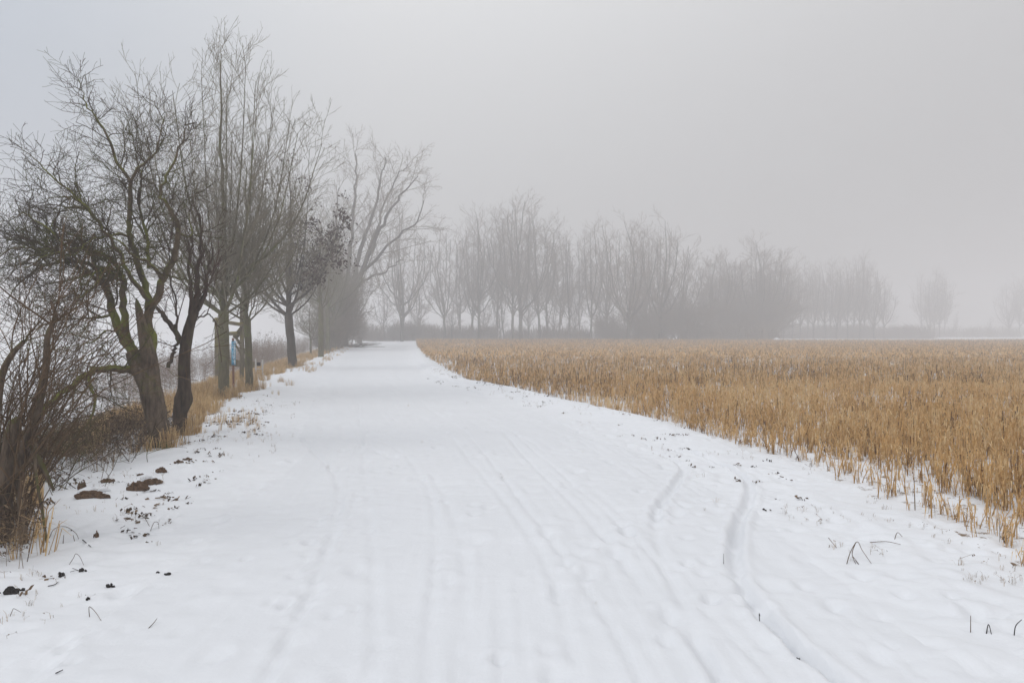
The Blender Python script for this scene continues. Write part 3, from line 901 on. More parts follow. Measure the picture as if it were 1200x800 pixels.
G1 = 'poplars of the foggy stand behind the field'
stand = [
    (3, 471, 118, 236, 'single broad foggy poplar standing beyond the bend of the lane', 1.0),
    (2, 451, 128, 330, 'thin leaning foggy tree left of the broad poplar beyond the lane bend', 1.2),
    (2, 491, 128, 318, 'slim foggy tree right of the broad poplar beyond the lane bend', 1.2),
    (0, 521, 134, 258, 'leftmost poplar of the foggy stand, nearest to the lane bend', .95),
    (2, 537, 140, 268, 'thin poplar, second from the left in the foggy stand', 1.1),
    (0, 553, 146, 248, 'narrow foggy poplar, third from the left in the stand behind the field', 1.0),
    (1, 561, 137, 238, 'thick trunked foggy poplar, fourth from the left in the stand', .95),
    (2, 581, 145, 252, 'thin pole like poplar in the gap left of the tallest foggy poplars', 1.1),
    (2, 591, 150, 246, 'second thin poplar just left of the tallest pair in the foggy stand', 1.1),
    (0, 601, 136, 231, 'left one of the tallest pair of poplars in the foggy stand', 1.05),
    (1, 611, 138, 226, 'right and thickest one of the tallest pair in the foggy stand', 1.0),
    (0, 633, 138, 236, 'foggy poplar right of the tallest pair with a wide fan of limbs', 1.05),
    (2, 643, 146, 255, 'thin foggy poplar at the right shoulder of the tallest group', 1.15),
    (2, 657, 150, 268, 'small foggy poplar in the dip between the two tall groups', 1.15),
    (0, 668, 141, 272, 'shorter foggy poplar standing at the right of the dip', .95),
    (2, 680, 150, 276, 'thin foggy poplar between the dip and the broad crowned trees', 1.1),
    (0, 693, 138, 255, 'foggy poplar at the left edge of the broad crowned group', 1.0),
    (1, 712, 150, 252, 'foggy poplar behind the left limbs of the broad crowned tree', 1.0),
    (4, 736, 132, 250, 'broad crowned foggy tree with low spreading limbs in the stand middle', .9),
    (3, 773, 136, 246, 'broad foggy tree with a rounded crown right of the low limbed one', .92),
    (1, 757, 150, 258, 'foggy tree filling the gap between the two broad crowned ones', 1.0),
    (3, 795, 142, 284, 'low round foggy tree at the right foot of the broad crowned pair', .9),
]
for pi, u, dd, tv, lb, wf in stand:
    put(pi, u, dd, tv, lb, G1, wfac=wf)
G2 = 'dense bushy trees right of the stand'
for u, dd, tv, lb, wf in [
    (836, 158, 288, 'foggy dense tree at the left of the bushy clump', .9),
    (856, 168, 292, 'foggy dense tree filling the middle of the bushy clump', 1.0),
    (886, 160, 274, 'tallest dense round tree of the bushy clump in fog', 1.25),
    (909, 168, 300, 'foggy dense tree at the right shoulder of the tallest bushy one', 1.0)]:
    put(5, u, dd, tv, lb, G2, wfac=wf)
G3 = 'faint far trees at the right'
far = [
    (2, 928, 205, 302, 'faint thin tree just right of the bushy clump', 1.0),
    (0, 946, 215, 310, 'faint far poplar at the left of the pale right hand grove', .9),
    (2, 960, 222, 312, 'faint slim tree in the left half of the pale right hand grove', 1.1),
    (0, 973, 218, 306, 'faint poplar left of the middle of the pale right hand grove', .9),
    (2, 985, 225, 308, 'faint slim tree in the middle of the pale right hand grove', 1.1),
    (1, 1000, 215, 301, 'faint poplar, tallest of the pale right hand grove', .9),
    (0, 1013, 212, 298, 'faint poplar just right of the tallest in the pale grove', .9),
    (1, 1036, 214, 324, 'faint tree with slanting limbs at the right end of the pale grove', .9),
    (2, 1080, 262, 322, 'very faint slim poplar at the left of the lone far group', 1.0),
    (0, 1094, 262, 314, 'very faint poplar, tallest of the lone far group', .9),
    (2, 1107, 268, 322, 'very faint slim poplar at the right of the lone far group', 1.0),
    (3, 1182, 275, 324, 'very faint broad tree near the right picture edge', .9),
    (1, 1203, 285, 322, 'very faint tree cut by the right picture edge', 1.0),
    (2, 1120, 275, 366, 'very faint short slender tree right of the lone far group', .8),
    (2, 1160, 285, 372, 'very faint short slender tree left of the broad one at the right', .8),
]
for u, dd, tv, lb in [(918, 196, 300, 'pale broad tree right against the bushy clump'), (937, 200, 306, 'pale tree second right of the bushy clump'),
                      (953, 204, 314, 'pale broad tree in the left third of the misty grove'), (967, 206, 308, 'pale broad tree left of the misty grove centre'),
                      (980, 204, 312, 'pale broad tree at the misty grove centre'), (993, 202, 304, 'pale broad tree just right of the misty grove centre'),
                      (1007, 204, 300, 'pale broad tree in the right third of the misty grove'), (1024, 206, 318, 'pale broad tree near the right end of the misty grove'),
                      (1088, 250, 324, 'very faint broad tree inside the lone far group at the left'), (1101, 252, 320, 'very faint broad tree inside the lone far group at the right'),
                      (1195, 270, 330, 'very faint broad tree between the last two by the right edge')]:
    far.append((1 if int(u) % 2 else 3, u, dd, tv, lb, .75))
for pi, u, dd, tv, lb, wf in far:
    put(pi, u, dd, tv, lb, G3, wfac=wf)

# bushes at the feet of the distant trees
bp = bush_proto('shrub', 41, 4.0, 34, dens=1.15)
bp2 = bush_proto('shrub', 43, 4.0, 18, dens=1.3)
second = [True]
first = True
def put_bush(u, dd, top_v, label, wf=1.0, group='shrubs at the feet of the foggy trees'):
    global first
    x = (u - 600) / 800 * dd; z = gz(x, dd)
    s = (CAM_H + (391 - top_v) / 800 * dd - z) / 3.8
    if first:
        ob = bp; first = False
    elif second[0]:
        ob = bp2; second[0] = False
    else:
        ob = (bp if int(u) % 2 else bp2).copy(); COL.objects.link(ob)
    ob.location = (x, dd, z); ob.rotation_euler = (0, 0, (u * 2.3) % 6.28)
    ob.scale = (s * wf, s * wf, s)
    tag(ob, label, 'shrub', group)
for u, dd, tv, lb, wf in [
    (421, 100, 373, 'small pale bush standing alone at the far end of the lane', .9),
    (462, 126, 378, 'foggy shrub at the left foot of the broad poplar beyond the bend', 1.2),
    (484, 126, 374, 'foggy shrub between the broad poplar and the slim tree beyond the bend', 1.3),
    (714, 138, 370, 'foggy shrub left of the low limbed broad tree', 1.4),
    (746, 134, 362, 'dark foggy shrub at the foot of the low limbed broad tree', 1.4),
    (776, 136, 356, 'tall foggy shrub between the two broad crowned trees', 1.3),
    (802, 140, 352, 'tall foggy shrub at the right end of the broad crowned group', 1.3),
    (838, 156, 350, 'foggy shrub below the left of the bushy clump', 1.3),
    (866, 156, 352, 'foggy shrub below the middle of the bushy clump', 1.4),
    (900, 158, 350, 'foggy shrub below the right of the bushy clump', 1.3),
]:
    put_bush(u, dd, tv, lb, wf)
for u, dd, tv, lb in [(529, 137, 345, 'slim sapling between the first and second poplars of the foggy stand'),
        (568, 150, 338, 'slim sapling just right of the thick trunked fourth poplar of the foggy stand'),
        (586, 139, 352, 'slim sapling standing between the two thin pole like poplars'),
        (620, 150, 330, 'slim sapling just right of the tallest pair of the foggy stand'),
        (648, 139, 345, 'slim sapling in the left side of the dip in the foggy stand'),
        (673, 148, 348, 'slim sapling just right of the shorter poplar beyond the dip'),
        (703, 143, 335, 'slim sapling at the left foot of the broad crowned group'),
        (748, 150, 336, 'slim sapling just right of the low limbed broad crowned tree'),
        (783, 152, 338, 'slim sapling right of the rounded broad crowned tree'),
        (820, 158, 332, 'slim sapling in the gap left of the bushy clump')]:
    put(2, u, dd, tv, lb, 'saplings between the foggy poplars', wfac=1.7, name='sapling')
# brown hedge of bushes in the dark clump near the leaning poplar
for u, dd, tv, lb, wf in [
    (381, 60, 372, 'dense brown shrub between the hazy trunks of the road row', .9),
    (393, 70, 345, 'tall dense brown shrub in the dark clump of the road row', .75),
    (398, 78, 318, 'very tall dense thicket around the foot of the leaning poplar', .55),
    (388, 66, 322, 'tall dense thicket inside the dark clump of the road row', .55),
    (402, 84, 300, 'highest thicket hugging the trunk of the leaning poplar', .5),
]:
    put_bush(u, dd, tv, lb, wf, group='brown thickets in the road row')

# white snowy heap past the far edge of the field
hx, hy = (910 - 600) / 800 * 140, 140.0
hzv = gz(hx, hy)
nu, nv = 18, 7
Vh = []
for j in range(nv):
    for i in range(nu):
        a = 2 * math.pi * i / nu; f = j / (nv - 1)
        rr = (1 - f ** 2.2) * (1 + .12 * math.sin(3 * a + 1) + .06 * math.sin(7 * a))
        Vh.append((1.25 * rr * math.cos(a), .9 * rr * math.sin(a), .85 * f - .1))
Fh = [(j * nu + i, j * nu + (i + 1) % nu, (j + 1) * nu + (i + 1) % nu, (j + 1) * nu + i) for j in range(nv - 1) for i in range(nu)]
ob = mesh_obj('snow_heap', np.array(Vh), [np.array(Fh)], M['snow']); ob.location = (hx, hy, hzv)
tag(ob, 'small white snow covered heap just beyond the far edge of the brown field', 'heap')

# ------------------------------------------------------------------ stalks, blades
def blade(P0, P1, P2, w0, w1):
    """two-segment flat strip: verts, quads."""
    P0, P1, P2 = map(np.array, (P0, P1, P2))
    d = P2 - P0
    s = np.cross(d, (0.3, 0.2, 1.0)); s = s / (np.linalg.norm(s) + 1e-9)
    return [P0 - s * w0 * .5, P0 + s * w0 * .5, P1 - s * w1 * .5, P1 + s * w1 * .5, P2 - s * .0008, P2 + s * .0008], [(0, 1, 3, 2), (2, 3, 5, 4)]

def tube4(P0, P1, r0, r1, s=4):
    P0, P1 = np.array(P0, float), np.array(P1, float)
    d = (P1 - P0) / (np.linalg.norm(P1 - P0) + 1e-9)
    u = np.cross(d, (0.1, 1, 0.05)); u /= np.linalg.norm(u); w_ = np.cross(d, u)
    vs = []
    for P_, r_ in ((P0, r0), (P1, r1)):
        for k in range(s):
            a = 2 * math.pi * k / s
            vs.append(P_ + r_ * (math.cos(a) * u + math.sin(a) * w_))
    fs = [(k, (k + 1) % s, s + (k + 1) % s, s + k) for k in range(s)]
    return vs, fs

class TB:
    def __init__(self): self.v = []; self.f = []; self.t = []
    def add(self, vs, fs, tone):
        o_ = len(self.v); self.v += [np.array(x, float) for x in vs]
        self.f += [tuple(i + o_ for i in q) for q in fs]; self.t += [tone] * len(vs)
    def arr(self): return np.array(self.v), np.array(self.f), np.array(self.t)

def crop_template(rng, detail):
    tb = TB()
    nst = {2: 2, 1: 3, 0: 4}[detail]
    for s_ in range(nst):
        h = rng.uniform(.22, .50)
        bx, by = rng.gauss(0, .035), rng.gauss(0, .035)
        lx, ly = rng.gauss(0, .05), rng.gauss(0, .05)
        if rng.random() < .14:
            lx, ly, h = rng.gauss(0, .11), rng.gauss(0, .11), h * .75     # broken over
        if detail == 0:
            bx, by = rng.gauss(0, .09), rng.gauss(0, .09)
        top = (bx + lx, by + ly, h)
        tone = rng.uniform(.4, .85) if rng.random() > .14 else .08
        if detail == 2:
            mid = (bx + lx * .4 + rng.gauss(0, .006), by + ly * .4, h * .5)
            v_, f_ = tube4((bx, by, -.03), mid, .0065, .0055); tb.add(v_, f_, tone * .8)
            v_, f_ = tube4(mid, top, .0055, .004); tb.add(v_, f_, tone)
        elif detail == 1:
            v_, f_ = tube4((bx, by, -.02), top, .0075, .005, 3); tb.add(v_, f_, tone)
        nl = {2: rng.randint(7, 11), 1: 5, 0: 3}[detail]
        for k in range(nl):
            z = h * rng.uniform(.12, 1.0)
            f = z / h
            p0 = (bx + lx * f, by + ly * f, z)
            a = rng.uniform(0, 6.28); ln = rng.uniform(.05, .15); rch = rng.uniform(.015, .065)
            dx, dy = math.cos(a), math.sin(a)
            if rng.random() < .3:          # stiff upright leaf
                p1 = (p0[0] + dx * rch * .5, p0[1] + dy * rch * .5, z + ln * .45)
                p2 = (p0[0] + dx * rch, p0[1] + dy * rch, z + ln * .7)
            else:
                p1 = (p0[0] + dx * rch, p0[1] + dy * rch, z + .015)
                p2 = (p0[0] + dx * rch * 1.25, p0[1] + dy * rch * 1.25, max(.01, z - ln))
            wd = {2: rng.uniform(.006, .015), 1: rng.uniform(.011, .021), 0: .024}[detail]
            v_, f_ = blade(p0, p1, p2, wd * .7, wd)
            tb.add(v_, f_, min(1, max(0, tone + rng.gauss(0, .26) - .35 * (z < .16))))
    return tb.arr()

def scatter(tmpls, pos, rng_np, smin=.85, smax=1.15, tone_j=.12, mul=None, patch=0.0):
    """pos (n,3) -> concatenated V, F, tone."""
    n = len(pos)
    pick = rng_np.integers(0, len(tmpls), n)
    Vs, Fs, Ts, off = [], [], [], 0
    for k, (tv, tf, tt) in enumerate(tmpls):
        q = pos[pick == k]
        m = len(q)
        if not m: continue
        a = rng_np.random(m) * 6.283
        s = smin + (smax - smin) * rng_np.random(m)
        if mul is not None: s = s * mul[pick == k]
        ca, sa = np.cos(a) * s, np.sin(a) * s
        VX = tv[None, :, 0] * ca[:, None] - tv[None, :, 1] * sa[:, None] + q[:, 0:1]
        VY = tv[None, :, 0] * sa[:, None] + tv[None, :, 1] * ca[:, None] + q[:, 1:2]
        VZ = tv[None, :, 2] * s[:, None] + q[:, 2:3]
        Vs.append(np.stack([VX, VY, VZ], -1).reshape(-1, 3))
        Fs.append((tf[None] + (np.arange(m) * len(tv))[:, None, None] + off).reshape(-1, 4))
        Ts.append(np.clip(tt[None, :] + (tone_j * rng_np.standard_normal(m) + patch * vnoise(q[:, 0] / 1.9, q[:, 1] / 2.6, 61) + patch * .6 * vnoise(q[:, 0] / .5, q[:, 1] / .7, 62))[:, None], 0, 1).ravel())
        off += m * len(tv)
    return np.concatenate(Vs), np.concatenate(Fs), np.concatenate(Ts)

# ------------------------------------------------------------------ the dry crop
rng = random.Random(77); rn = np.random.default_rng(77)
near_t = [crop_template(rng, 2) for _ in range(16)]
mid_t = [crop_template(rng, 1) for _ in range(12)]
far_t = [crop_template(rng, 0) for _ in range(8)]

def field_points(y0, y1, dens, wide):
    """random plants in the field between two distances, inside a generous view cone."""
    xmax = y1 * wide + 3
    area = (y1 - y0) * (xmax + 25)
    n = int(area * dens)
    x = rn.random(n) * (xmax + 25) - 25; y = y0 + rn.random(n) * (y1 - y0)
    fe = field_edge(y)
    dist = x - fe
    edge = 0.0 + 0.25 * vnoise(x / .8, y / .8, 31) + 0.15 * (y < 9)
    ok = (dist > edge) & (x < y * wide + 3) & (y < FIELD_END)
    thin = np.where(y < 11, np.where(dist < .55, .62, np.where(dist < .9, .14, .95)) * (1 - .3 * (dist < .3)), smooth(-.1, .35, dist) * .9 + .25)
    thin = thin * (1 - .75 * smooth(.12, .32, vnoise(x / 1.1, y / 1.6, 32)) * smooth(1.5, 3, dist) * (1 - smooth(9, 14, y)))
    ok &= rn.random(n) < thin
    x, y = x[ok], y[ok]
    return np.stack([x, y, ground_z(x, y) - .01], 1)

pn = np.concatenate([field_points(3.2, 11, 66, 1.15), field_points(11, 15, 44, 1.05), field_points(15, 20, 28, 1.05)])
rowd = np.hypot(pn[:, 0], pn[:, 1])
infr = (np.abs(pn[:, 0]) < pn[:, 1] * .74)
score = rowd + 100 * (~infr) + 1.2 * np.clip(pn[:, 0] - field_edge(pn[:, 1]) - .9, 0, 9)
order = np.argsort(score)
indiv = pn[order[:300]]; rest = pn[order[300:]]
meshes = []
for k, (tv, tf, tt) in enumerate(near_t):
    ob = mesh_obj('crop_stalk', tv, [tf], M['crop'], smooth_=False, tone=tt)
    meshes.append(ob)
GCR = 'dry crop stalks of the thin front rows'
LCR = 'dry tan crop stalk with drooping withered leaves in the nearest thin rows by the snowy verge'
for i, p in enumerate(indiv):
    if i < len(meshes):
        ob = meshes[i]
    else:
        ob = meshes[i % len(meshes)].copy(); COL.objects.link(ob)
    front = (p[0] - float(field_edge(p[1])) < .75) and p[1] < 11
    ob.location = tuple(p); s = rng.uniform(.45, .8) if front else rng.uniform(.6, 1.05)
    ob.scale = (s, s, s); ob.rotation_euler = (0, 0, rng.uniform(0, 6.28))
    if front:
        tag(ob, 'short ragged tan crop stalk in the sparse front row standing in open snow', 'crop stalk', 'short crop stalks of the sparse front row')
    else:
        tag(ob, 'tall dry tan crop stalk in the first dense rows behind the sparse front row', 'crop stalk', 'tall crop stalks of the first dense rows')
Va, Fa, Ta = scatter(near_t, rest, rn, .65, 1.15, mul=.55 + .45 * smooth(0, 1.8, rest[:, 0] - field_edge(rest[:, 1])), patch=.5)
pm = np.concatenate([field_points(20, 25, 18, .95), field_points(25, 30, 13.5, .95), field_points(30, 36, 9.5, .95), field_points(36, 42, 8.2, .95)])
Vb, Fb, Tb = scatter(mid_t, pm, rn, .7, 1.15, mul=.7 + .3 * smooth(0, 1.5, pm[:, 0] - field_edge(pm[:, 1])), patch=.4)
pf = np.concatenate([field_points(42, 50, 8, .9), field_points(50, 60, 7.2, .9), field_points(60, 70, 6.4, .9), field_points(70, 80, 6, .9)])
Vc_, Fc_, Tc_ = scatter(far_t, pf, rn, .9, 1.25)
pg = field_points(80, FIELD_END, 5.5, .88)
Vd, Fd, Td = scatter(far_t, pg, rn, 1.0, 1.35)
Vd = Vd.copy()
# crop tone shifted to a darker brown with distance
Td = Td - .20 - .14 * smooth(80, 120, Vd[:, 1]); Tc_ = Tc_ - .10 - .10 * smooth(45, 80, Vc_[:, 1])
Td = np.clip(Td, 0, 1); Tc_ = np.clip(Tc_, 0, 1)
allV = np.concatenate([Va, Vb, Vc_, Vd])
o1, o2, o3 = len(Va), len(Va) + len(Vb), len(Va) + len(Vb) + len(Vc_)
allF = np.concatenate([Fa, Fb + o1, Fc_ + o2, Fd + o3])
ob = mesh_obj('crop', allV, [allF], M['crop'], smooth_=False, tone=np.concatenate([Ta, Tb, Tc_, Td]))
tag(ob, 'wide field of dry tan standing crop right of the lane', 'crop', kind='stuff')
print('crop faces', len(allF))

# ------------------------------------------------------------------ grass, weeds, reeds (nobody could count them)
def tuft(rng, nb, h, sp, w_, droop=.5, tone=(.3, .9)):
    tb = TB()
    for i in range(nb):
        a = rng.uniform(0, 6.28); r_ = rng.uniform(.2, 1) * sp; hh = h * rng.uniform(.45, 1)
        b0 = (rng.gauss(0, sp * .25), rng.gauss(0, sp * .25), -.02)
        p1 = (b0[0] + math.cos(a) * r_ * .5, b0[1] + math.sin(a) * r_ * .5, hh * .75)
        p2 = (b0[0] + math.cos(a) * r_ * 1.2, b0[1] + math.sin(a) * r_ * 1.2, hh * (1 - droop * rng.random()))
        v_, f_ = blade(b0, p1, p2, w_, w_ * .8); tb.add(v_, f_, rng.uniform(*tone))
    return tb.arr()

def weed(rng, h, nbr=7, dark=.2):
    tb = TB()
    lx, ly = rng.gauss(0, .12) * h, rng.gauss(0, .12) * h
    tone = rng.uniform(.35, .9)
    v_, f_ = tube4((0, 0, -.02), (lx, ly, h), .0035, .002, 3); tb.add(v_, f_, tone)
    for k in range(nbr):
        f = rng.uniform(.25, 1); a = rng.uniform(0, 6.28); ln = rng.uniform(.04, .13)
        p0 = np.array((lx * f, ly * f, h * f)); p1 = p0 + (math.cos(a) * ln, math.sin(a) * ln, ln * rng.uniform(.1, .9))
        v_, f_ = tube4(p0, p1, .0018, .0012, 3); tb.add(v_, f_, tone * .8)
        for j in range(2):                     # shrivelled leaf
            q = p1 + (rng.gauss(0, .012), rng.gauss(0, .012), rng.gauss(0, .012))
            u = np.array(unit((rng.gauss(0, 1), rng.gauss(0, 1), rng.gauss(0, 1)))) * rng.uniform(.008, .02)
            w_ = np.array(unit((rng.gauss(0, 1), rng.gauss(0, 1), rng.gauss(-1, 1)))) * rng.uniform(.012, .04)
            tb.add([q - u * .5, q + u * .5, q + u * .35 + w_, q - u * .35 + w_], [(0, 1, 2, 3)], rng.uniform(0, .6))
    return tb.arr()

def band(n, y0, y1, f_lo, f_hi, power=1.0, clump=None, thr=0.0, seed=0):
    y = y0 + (y1 - y0) * rn.random(n) ** power
    lo, hi = f_lo(y), f_hi(y)
    x = lo + (hi - lo) * rn.random(n)
    if clump:
        ok = vnoise(x / clump, y / clump, 50 + seed) > thr
        x, y = x[ok], y[ok]
    return np.stack([x, y, ground_z(x, y)], 1)

rng = random.Random(99)
grass_t = [tuft(rng, 14, .34, .12, .007) for _ in range(8)]
grass_s = [tuft(rng, 5, .12, .07, .004, .8) for _ in range(6)]
weed_t = [weed(rng, rng.uniform(.2, .52), 14) for _ in range(12)]
weed_l = [weed(rng, rng.uniform(.8, 1.5), 22) for _ in range(10)]
sprig_t = [weed(rng, rng.uniform(.04, .11), 2) for _ in range(8)]
reed_t = [tuft(rng, 9, 1.9, .35, .016, .35, (.1, .9)) for _ in range(8)]
brush_t = [weed(rng, rng.uniform(1.0, 1.8), 30) for _ in range(8)]

# tan grass along the foot of the row
g1 = band(5200, 11.5, 95, lambda y: tree_line(y) - 1.6 - y * .01, lambda y: tree_line(y) + .35, 1.3, .9, -.12, 1)
g2 = band(1500, 24, 95, lambda y: tree_line(y) + .2, lambda y: tree_line(y) + 1.5, 1.2, .8, .16, 2)
g3 = band(500, 10, 22, lambda y: tree_line(y) - .3, lambda y: tree_line(y) + 1.4, 1.0, .6, .14, 3)
g4 = band(900, 9, 15, lambda y: tree_line(y) - 2.4, lambda y: tree_line(y) - .7, 1.0, .7, -.05, 9)
tt_ = []
for (u, v, dd, n_, rr_) in ((190, 530, 9.4, 26, .26), (212, 516, 10.25, 24, .24), (262, 467, 16.8, 26, .3), (292, 458, 19.0, 22, .3), (343, 431, 31.0, 30, .5)):
    x_, y_, _ = at(u, v, dd)
    an = rn.random(n_) * 6.283; ra = rr_ * (.75 + .6 * rn.random(n_))
    xx, yy_ = x_ + ra * np.cos(an), y_ + ra * np.sin(an)
    tt_.append(np.stack([xx, yy_, ground_z(xx, yy_) - .05], 1))
trunk_tufts = np.concatenate(tt_)
Vg, Fg, Tg = scatter(grass_t, np.concatenate([g1, g4, trunk_tufts, band(45, 4.8, 6.4, lambda y: y * 0 - 4.8, lambda y: -y * .69, 1.0)]), rn, .6, 1.35)
Vg2, Fg2, Tg2 = scatter(grass_t, np.concatenate([g2, g3]), rn, .3, .7)
ob = mesh_obj('dry_grass', np.concatenate([Vg, Vg2]), [np.concatenate([Fg, Fg2 + len(Vg)])], M['straw'], smooth_=False, tone=np.concatenate([Tg, Tg2]))
tag(ob, 'tan dry grass along the foot of the roadside trees', 'grass', kind='stuff')

# dead weeds under the gnarled tree
w1 = band(1500, 5.4, 12.2, lambda y: tree_line(y) - 2.6, lambda y: tree_line(y) + .15 - .25 * (y < 7.5), 1.0, .45, -.12, 4)
w2 = band(160, 4.6, 5.9, lambda y: y * 0 - 4.8, lambda y: -y * .71, 1.0)
Vw, Fw, Tw = scatter(weed_t, np.concatenate([w1, w2]), rn, .5, 1.15)
ob = mesh_obj('undergrowth', Vw, [Fw], M['weed'], smooth_=False, tone=Tw)
tag(ob, 'tangle of brown dead weeds in the snow under the gnarled tree', 'undergrowth', kind='stuff')

# reeds and tall weeds in the ditch behind the row
r1 = band(2600, 15, 60, lambda y: tree_line(y) - 7.5, lambda y: tree_line(y) - 1.4, 1.2, 1.6, -.05, 5)
Vr, Fr, Tr = scatter(weed_l, r1, rn, .7, 1.25)
r2 = band(1500, 34, 70, lambda y: tree_line(y) - 7, lambda y: tree_line(y) - 1.6, 1.0, 2.2, -.15, 6)
Vr2, Fr2, Tr2 = scatter(brush_t, r2, rn, .8, 1.4)
ob = mesh_obj('reeds', np.concatenate([Vr, Vr2]), [np.concatenate([Fr, Fr2 + len(Vr)])], M['reed'], smooth_=False, tone=np.concatenate([Tr, Tr2]))
tag(ob, 'pale brown reeds and tall weeds in the ditch behind the tree row', 'reeds', kind='stuff')
# reddish reed belt far beyond the lane bend
r3 = band(1500, 155, 180, lambda y: y * 0 - 41, lambda y: y * 0 - 26, 1.0, 3.0, -.2, 12)
Vq, Fq, Tq = scatter(reed_t, r3, rn, .5, 1.1)
ob = mesh_obj('reed_belt', Vq, [Fq], M['reed'], smooth_=False, tone=Tq * .7)
tag(ob, 'faint reddish belt of reeds beyond the bend of the lane', 'reeds', kind='stuff')

# scrub along the feet of the far trees
scrub_t = [tuft(rng, 16, 1.8, 1.0, .035, .35) for _ in range(8)]
c1 = band(1500, 137, 152, lambda y: y * 0 - 19, lambda y: y * 0 + 56, 1.0, 3.2, .02, 13)
c2 = band(2200, 206, 230, lambda y: y * 0 + 78, lambda y: y * 0 + 128, 1.0, 4.0, .02, 14)
c4 = band(1600, 262, 285, lambda y: y * 0 + 150, lambda y: y * 0 + 235, 1.0, 5.0, .08, 16)
c3 = band(160, 122, 134, lambda y: y * 0 - 27, lambda y: y * 0 - 15, 1.0, 4.0, -.2, 15)
Vx, Fx, Tx = scatter(scrub_t, np.concatenate([c1, c1 + np.array([.7, .9, 0]), c3]), rn, .5, 2.6)
Vy, Fy, Ty = scatter(scrub_t, np.concatenate([c2, c4]), rn, .5, 3.4)
Vx, Fx = np.concatenate([Vx, Vy]), np.concatenate([Fx, Fy + len(Vx)])
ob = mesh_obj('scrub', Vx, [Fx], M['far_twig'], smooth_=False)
tag(ob, 'foggy scrub along the feet of the far trees', 'scrub', kind='stuff')

# fallen leaf crumbs on the left verge and round the trunks
lt = []
for _ in range(8):
    tb = TB()
    for q_ in range(rng.randint(3, 8)):
        p_ = np.array((rng.gauss(0, .03), rng.gauss(0, .03), rng.uniform(0, .018)))
        u_ = np.array(unit((rng.gauss(0, 1), rng.gauss(0, 1), rng.gauss(0, .5)))) * rng.uniform(.008, .022)
        v_ = np.array(unit((rng.gauss(0, 1), rng.gauss(0, 1), rng.gauss(0, .9)))) * rng.uniform(.008, .02)
        tb.add([p_ - u_, p_ + v_, p_ + u_, p_ - v_], [(0, 1, 2, 3)], rng.uniform(0, .45))
    lt.append(tb.arr())
l1 = band(620, 4.2, 17, lambda y: tree_line(y) - .4, lambda y: tree_line(y) + 1.5, 1.0, .4, .04, 18)
l2 = band(260, 6, 26, lambda y: field_edge(y) - 1.3, lambda y: field_edge(y) + .2, 1.0, .5, .02, 19)
Vl, Fl, Tl = scatter(lt, np.concatenate([l1, l2]), rn, .5, 1.5)
ob = mesh_obj('leaf_litter', Vl, [Fl], M['weed'], smooth_=False, tone=Tl)
tag(ob, 'crumbs of brown dead leaves on the snow of the verges', 'leaf litter', kind='stuff')

# sprigs and blades poking through the snow on both verges
s1 = band(700, 3.2, 16, lambda y: tree_line(y) - .2, lambda y: road_l(y) - .2, 1.2, .5, .02, 7)
s2 = band(1200, 4.3, 30, lambda y: road_r(y) + .15, lambda y: field_edge(y) + .1, 1.3, .5, .05, 8)
s3 = band(60, 3.2, 20, lambda y: road_l(y), lambda y: road_r(y), 1.2, .5, .2, 10)
sp = np.concatenate([s1, s2, s3])
Vs1, Fs1, Ts1 = scatter(grass_s * 2 + sprig_t, sp, rn, .22, .6)
ob = mesh_obj('grass', Vs1, [Fs1], M['weed'], smooth_=False, tone=Ts1)
tag(ob, 'sparse dead grass blades poking through the snow of the verges', 'grass', kind='stuff')

# ------------------------------------------------------------------ shrub and stump at the left picture edge
rng = random.Random(64)
DS = 5.25
o = at(14, 640, DS); o = (o[0], o[1], gz(o[0], o[1]) - .03)
shr = thing('overgrown_stump', o, 'hollow mossy stump overgrown with arching dead canes at the left picture edge', 'stump')
sk = Skel()
def E(*tri):
    return [tuple(np.array(at(u, v, DS + dd)) - np.array(o)) for (u, v, dd) in tri]
P = [np.array(q) for q in spline(E((4, 655, 0), (6, 630, 0), (4, 590, 0), (8, 545, 0), (14, 505, .02), (20, 488, .02)), 8)]
sk.add(P, np.interp(np.linspace(0, 1, len(P)), [0, .2, .6, .9, 1], [.10, .06, .05, .04, .01]), 24, 'trunk')
P = [np.array(q) for q in spline(E((26, 640, -.05), (24, 600, -.05), (20, 560, -.06), (26, 520, -.05), (34, 500, -.05)), 7)]
sk.add(P, np.interp(np.linspace(0, 1, len(P)), [0, .3, 1], [.034, .024, .008]), 16, 'trunk')
P = [np.array(q) for q in spline(E((20, 560, .1), (35, 510, .15), (48, 460, .2), (54, 425, .2), (56, 394, .2), (65, 370, .25), (60, 352, .25)), 6)]
sk.add(P, np.interp(np.linspace(0, 1, len(P)), [0, .6, 1], [.038, .024, .009]), 10, 'trunk')
P = [np.array(q) for q in spline(E((-20, 560, .2), (-6, 490, .2), (2, 440, .25), (14, 415, .3), (28, 400, .3)), 6)]
sk.add(P, np.interp(np.linspace(0, 1, len(P)), [0, 1], [.035, .018]), 9, 'trunk')
P = [np.array(q) for q in spline(E((30, 520, .1), (45, 540, 0), (55, 560, 0), (62, 575, 0)), 5)]
sk.add(P, np.interp(np.linspace(0, 1, len(P)), [0, 1], [.03, .008]), 9, 'trunk')
P = [np.array(q) for q in spline(E((53, 636, -.2), (48, 600, -.15), (42, 565, -.1), (40, 535, -.05), (42, 520, 0)), 5)]
sk.add(P, np.interp(np.linspace(0, 1, len(P)), [0, 1], [.009, .012]), 7, 'trunk')
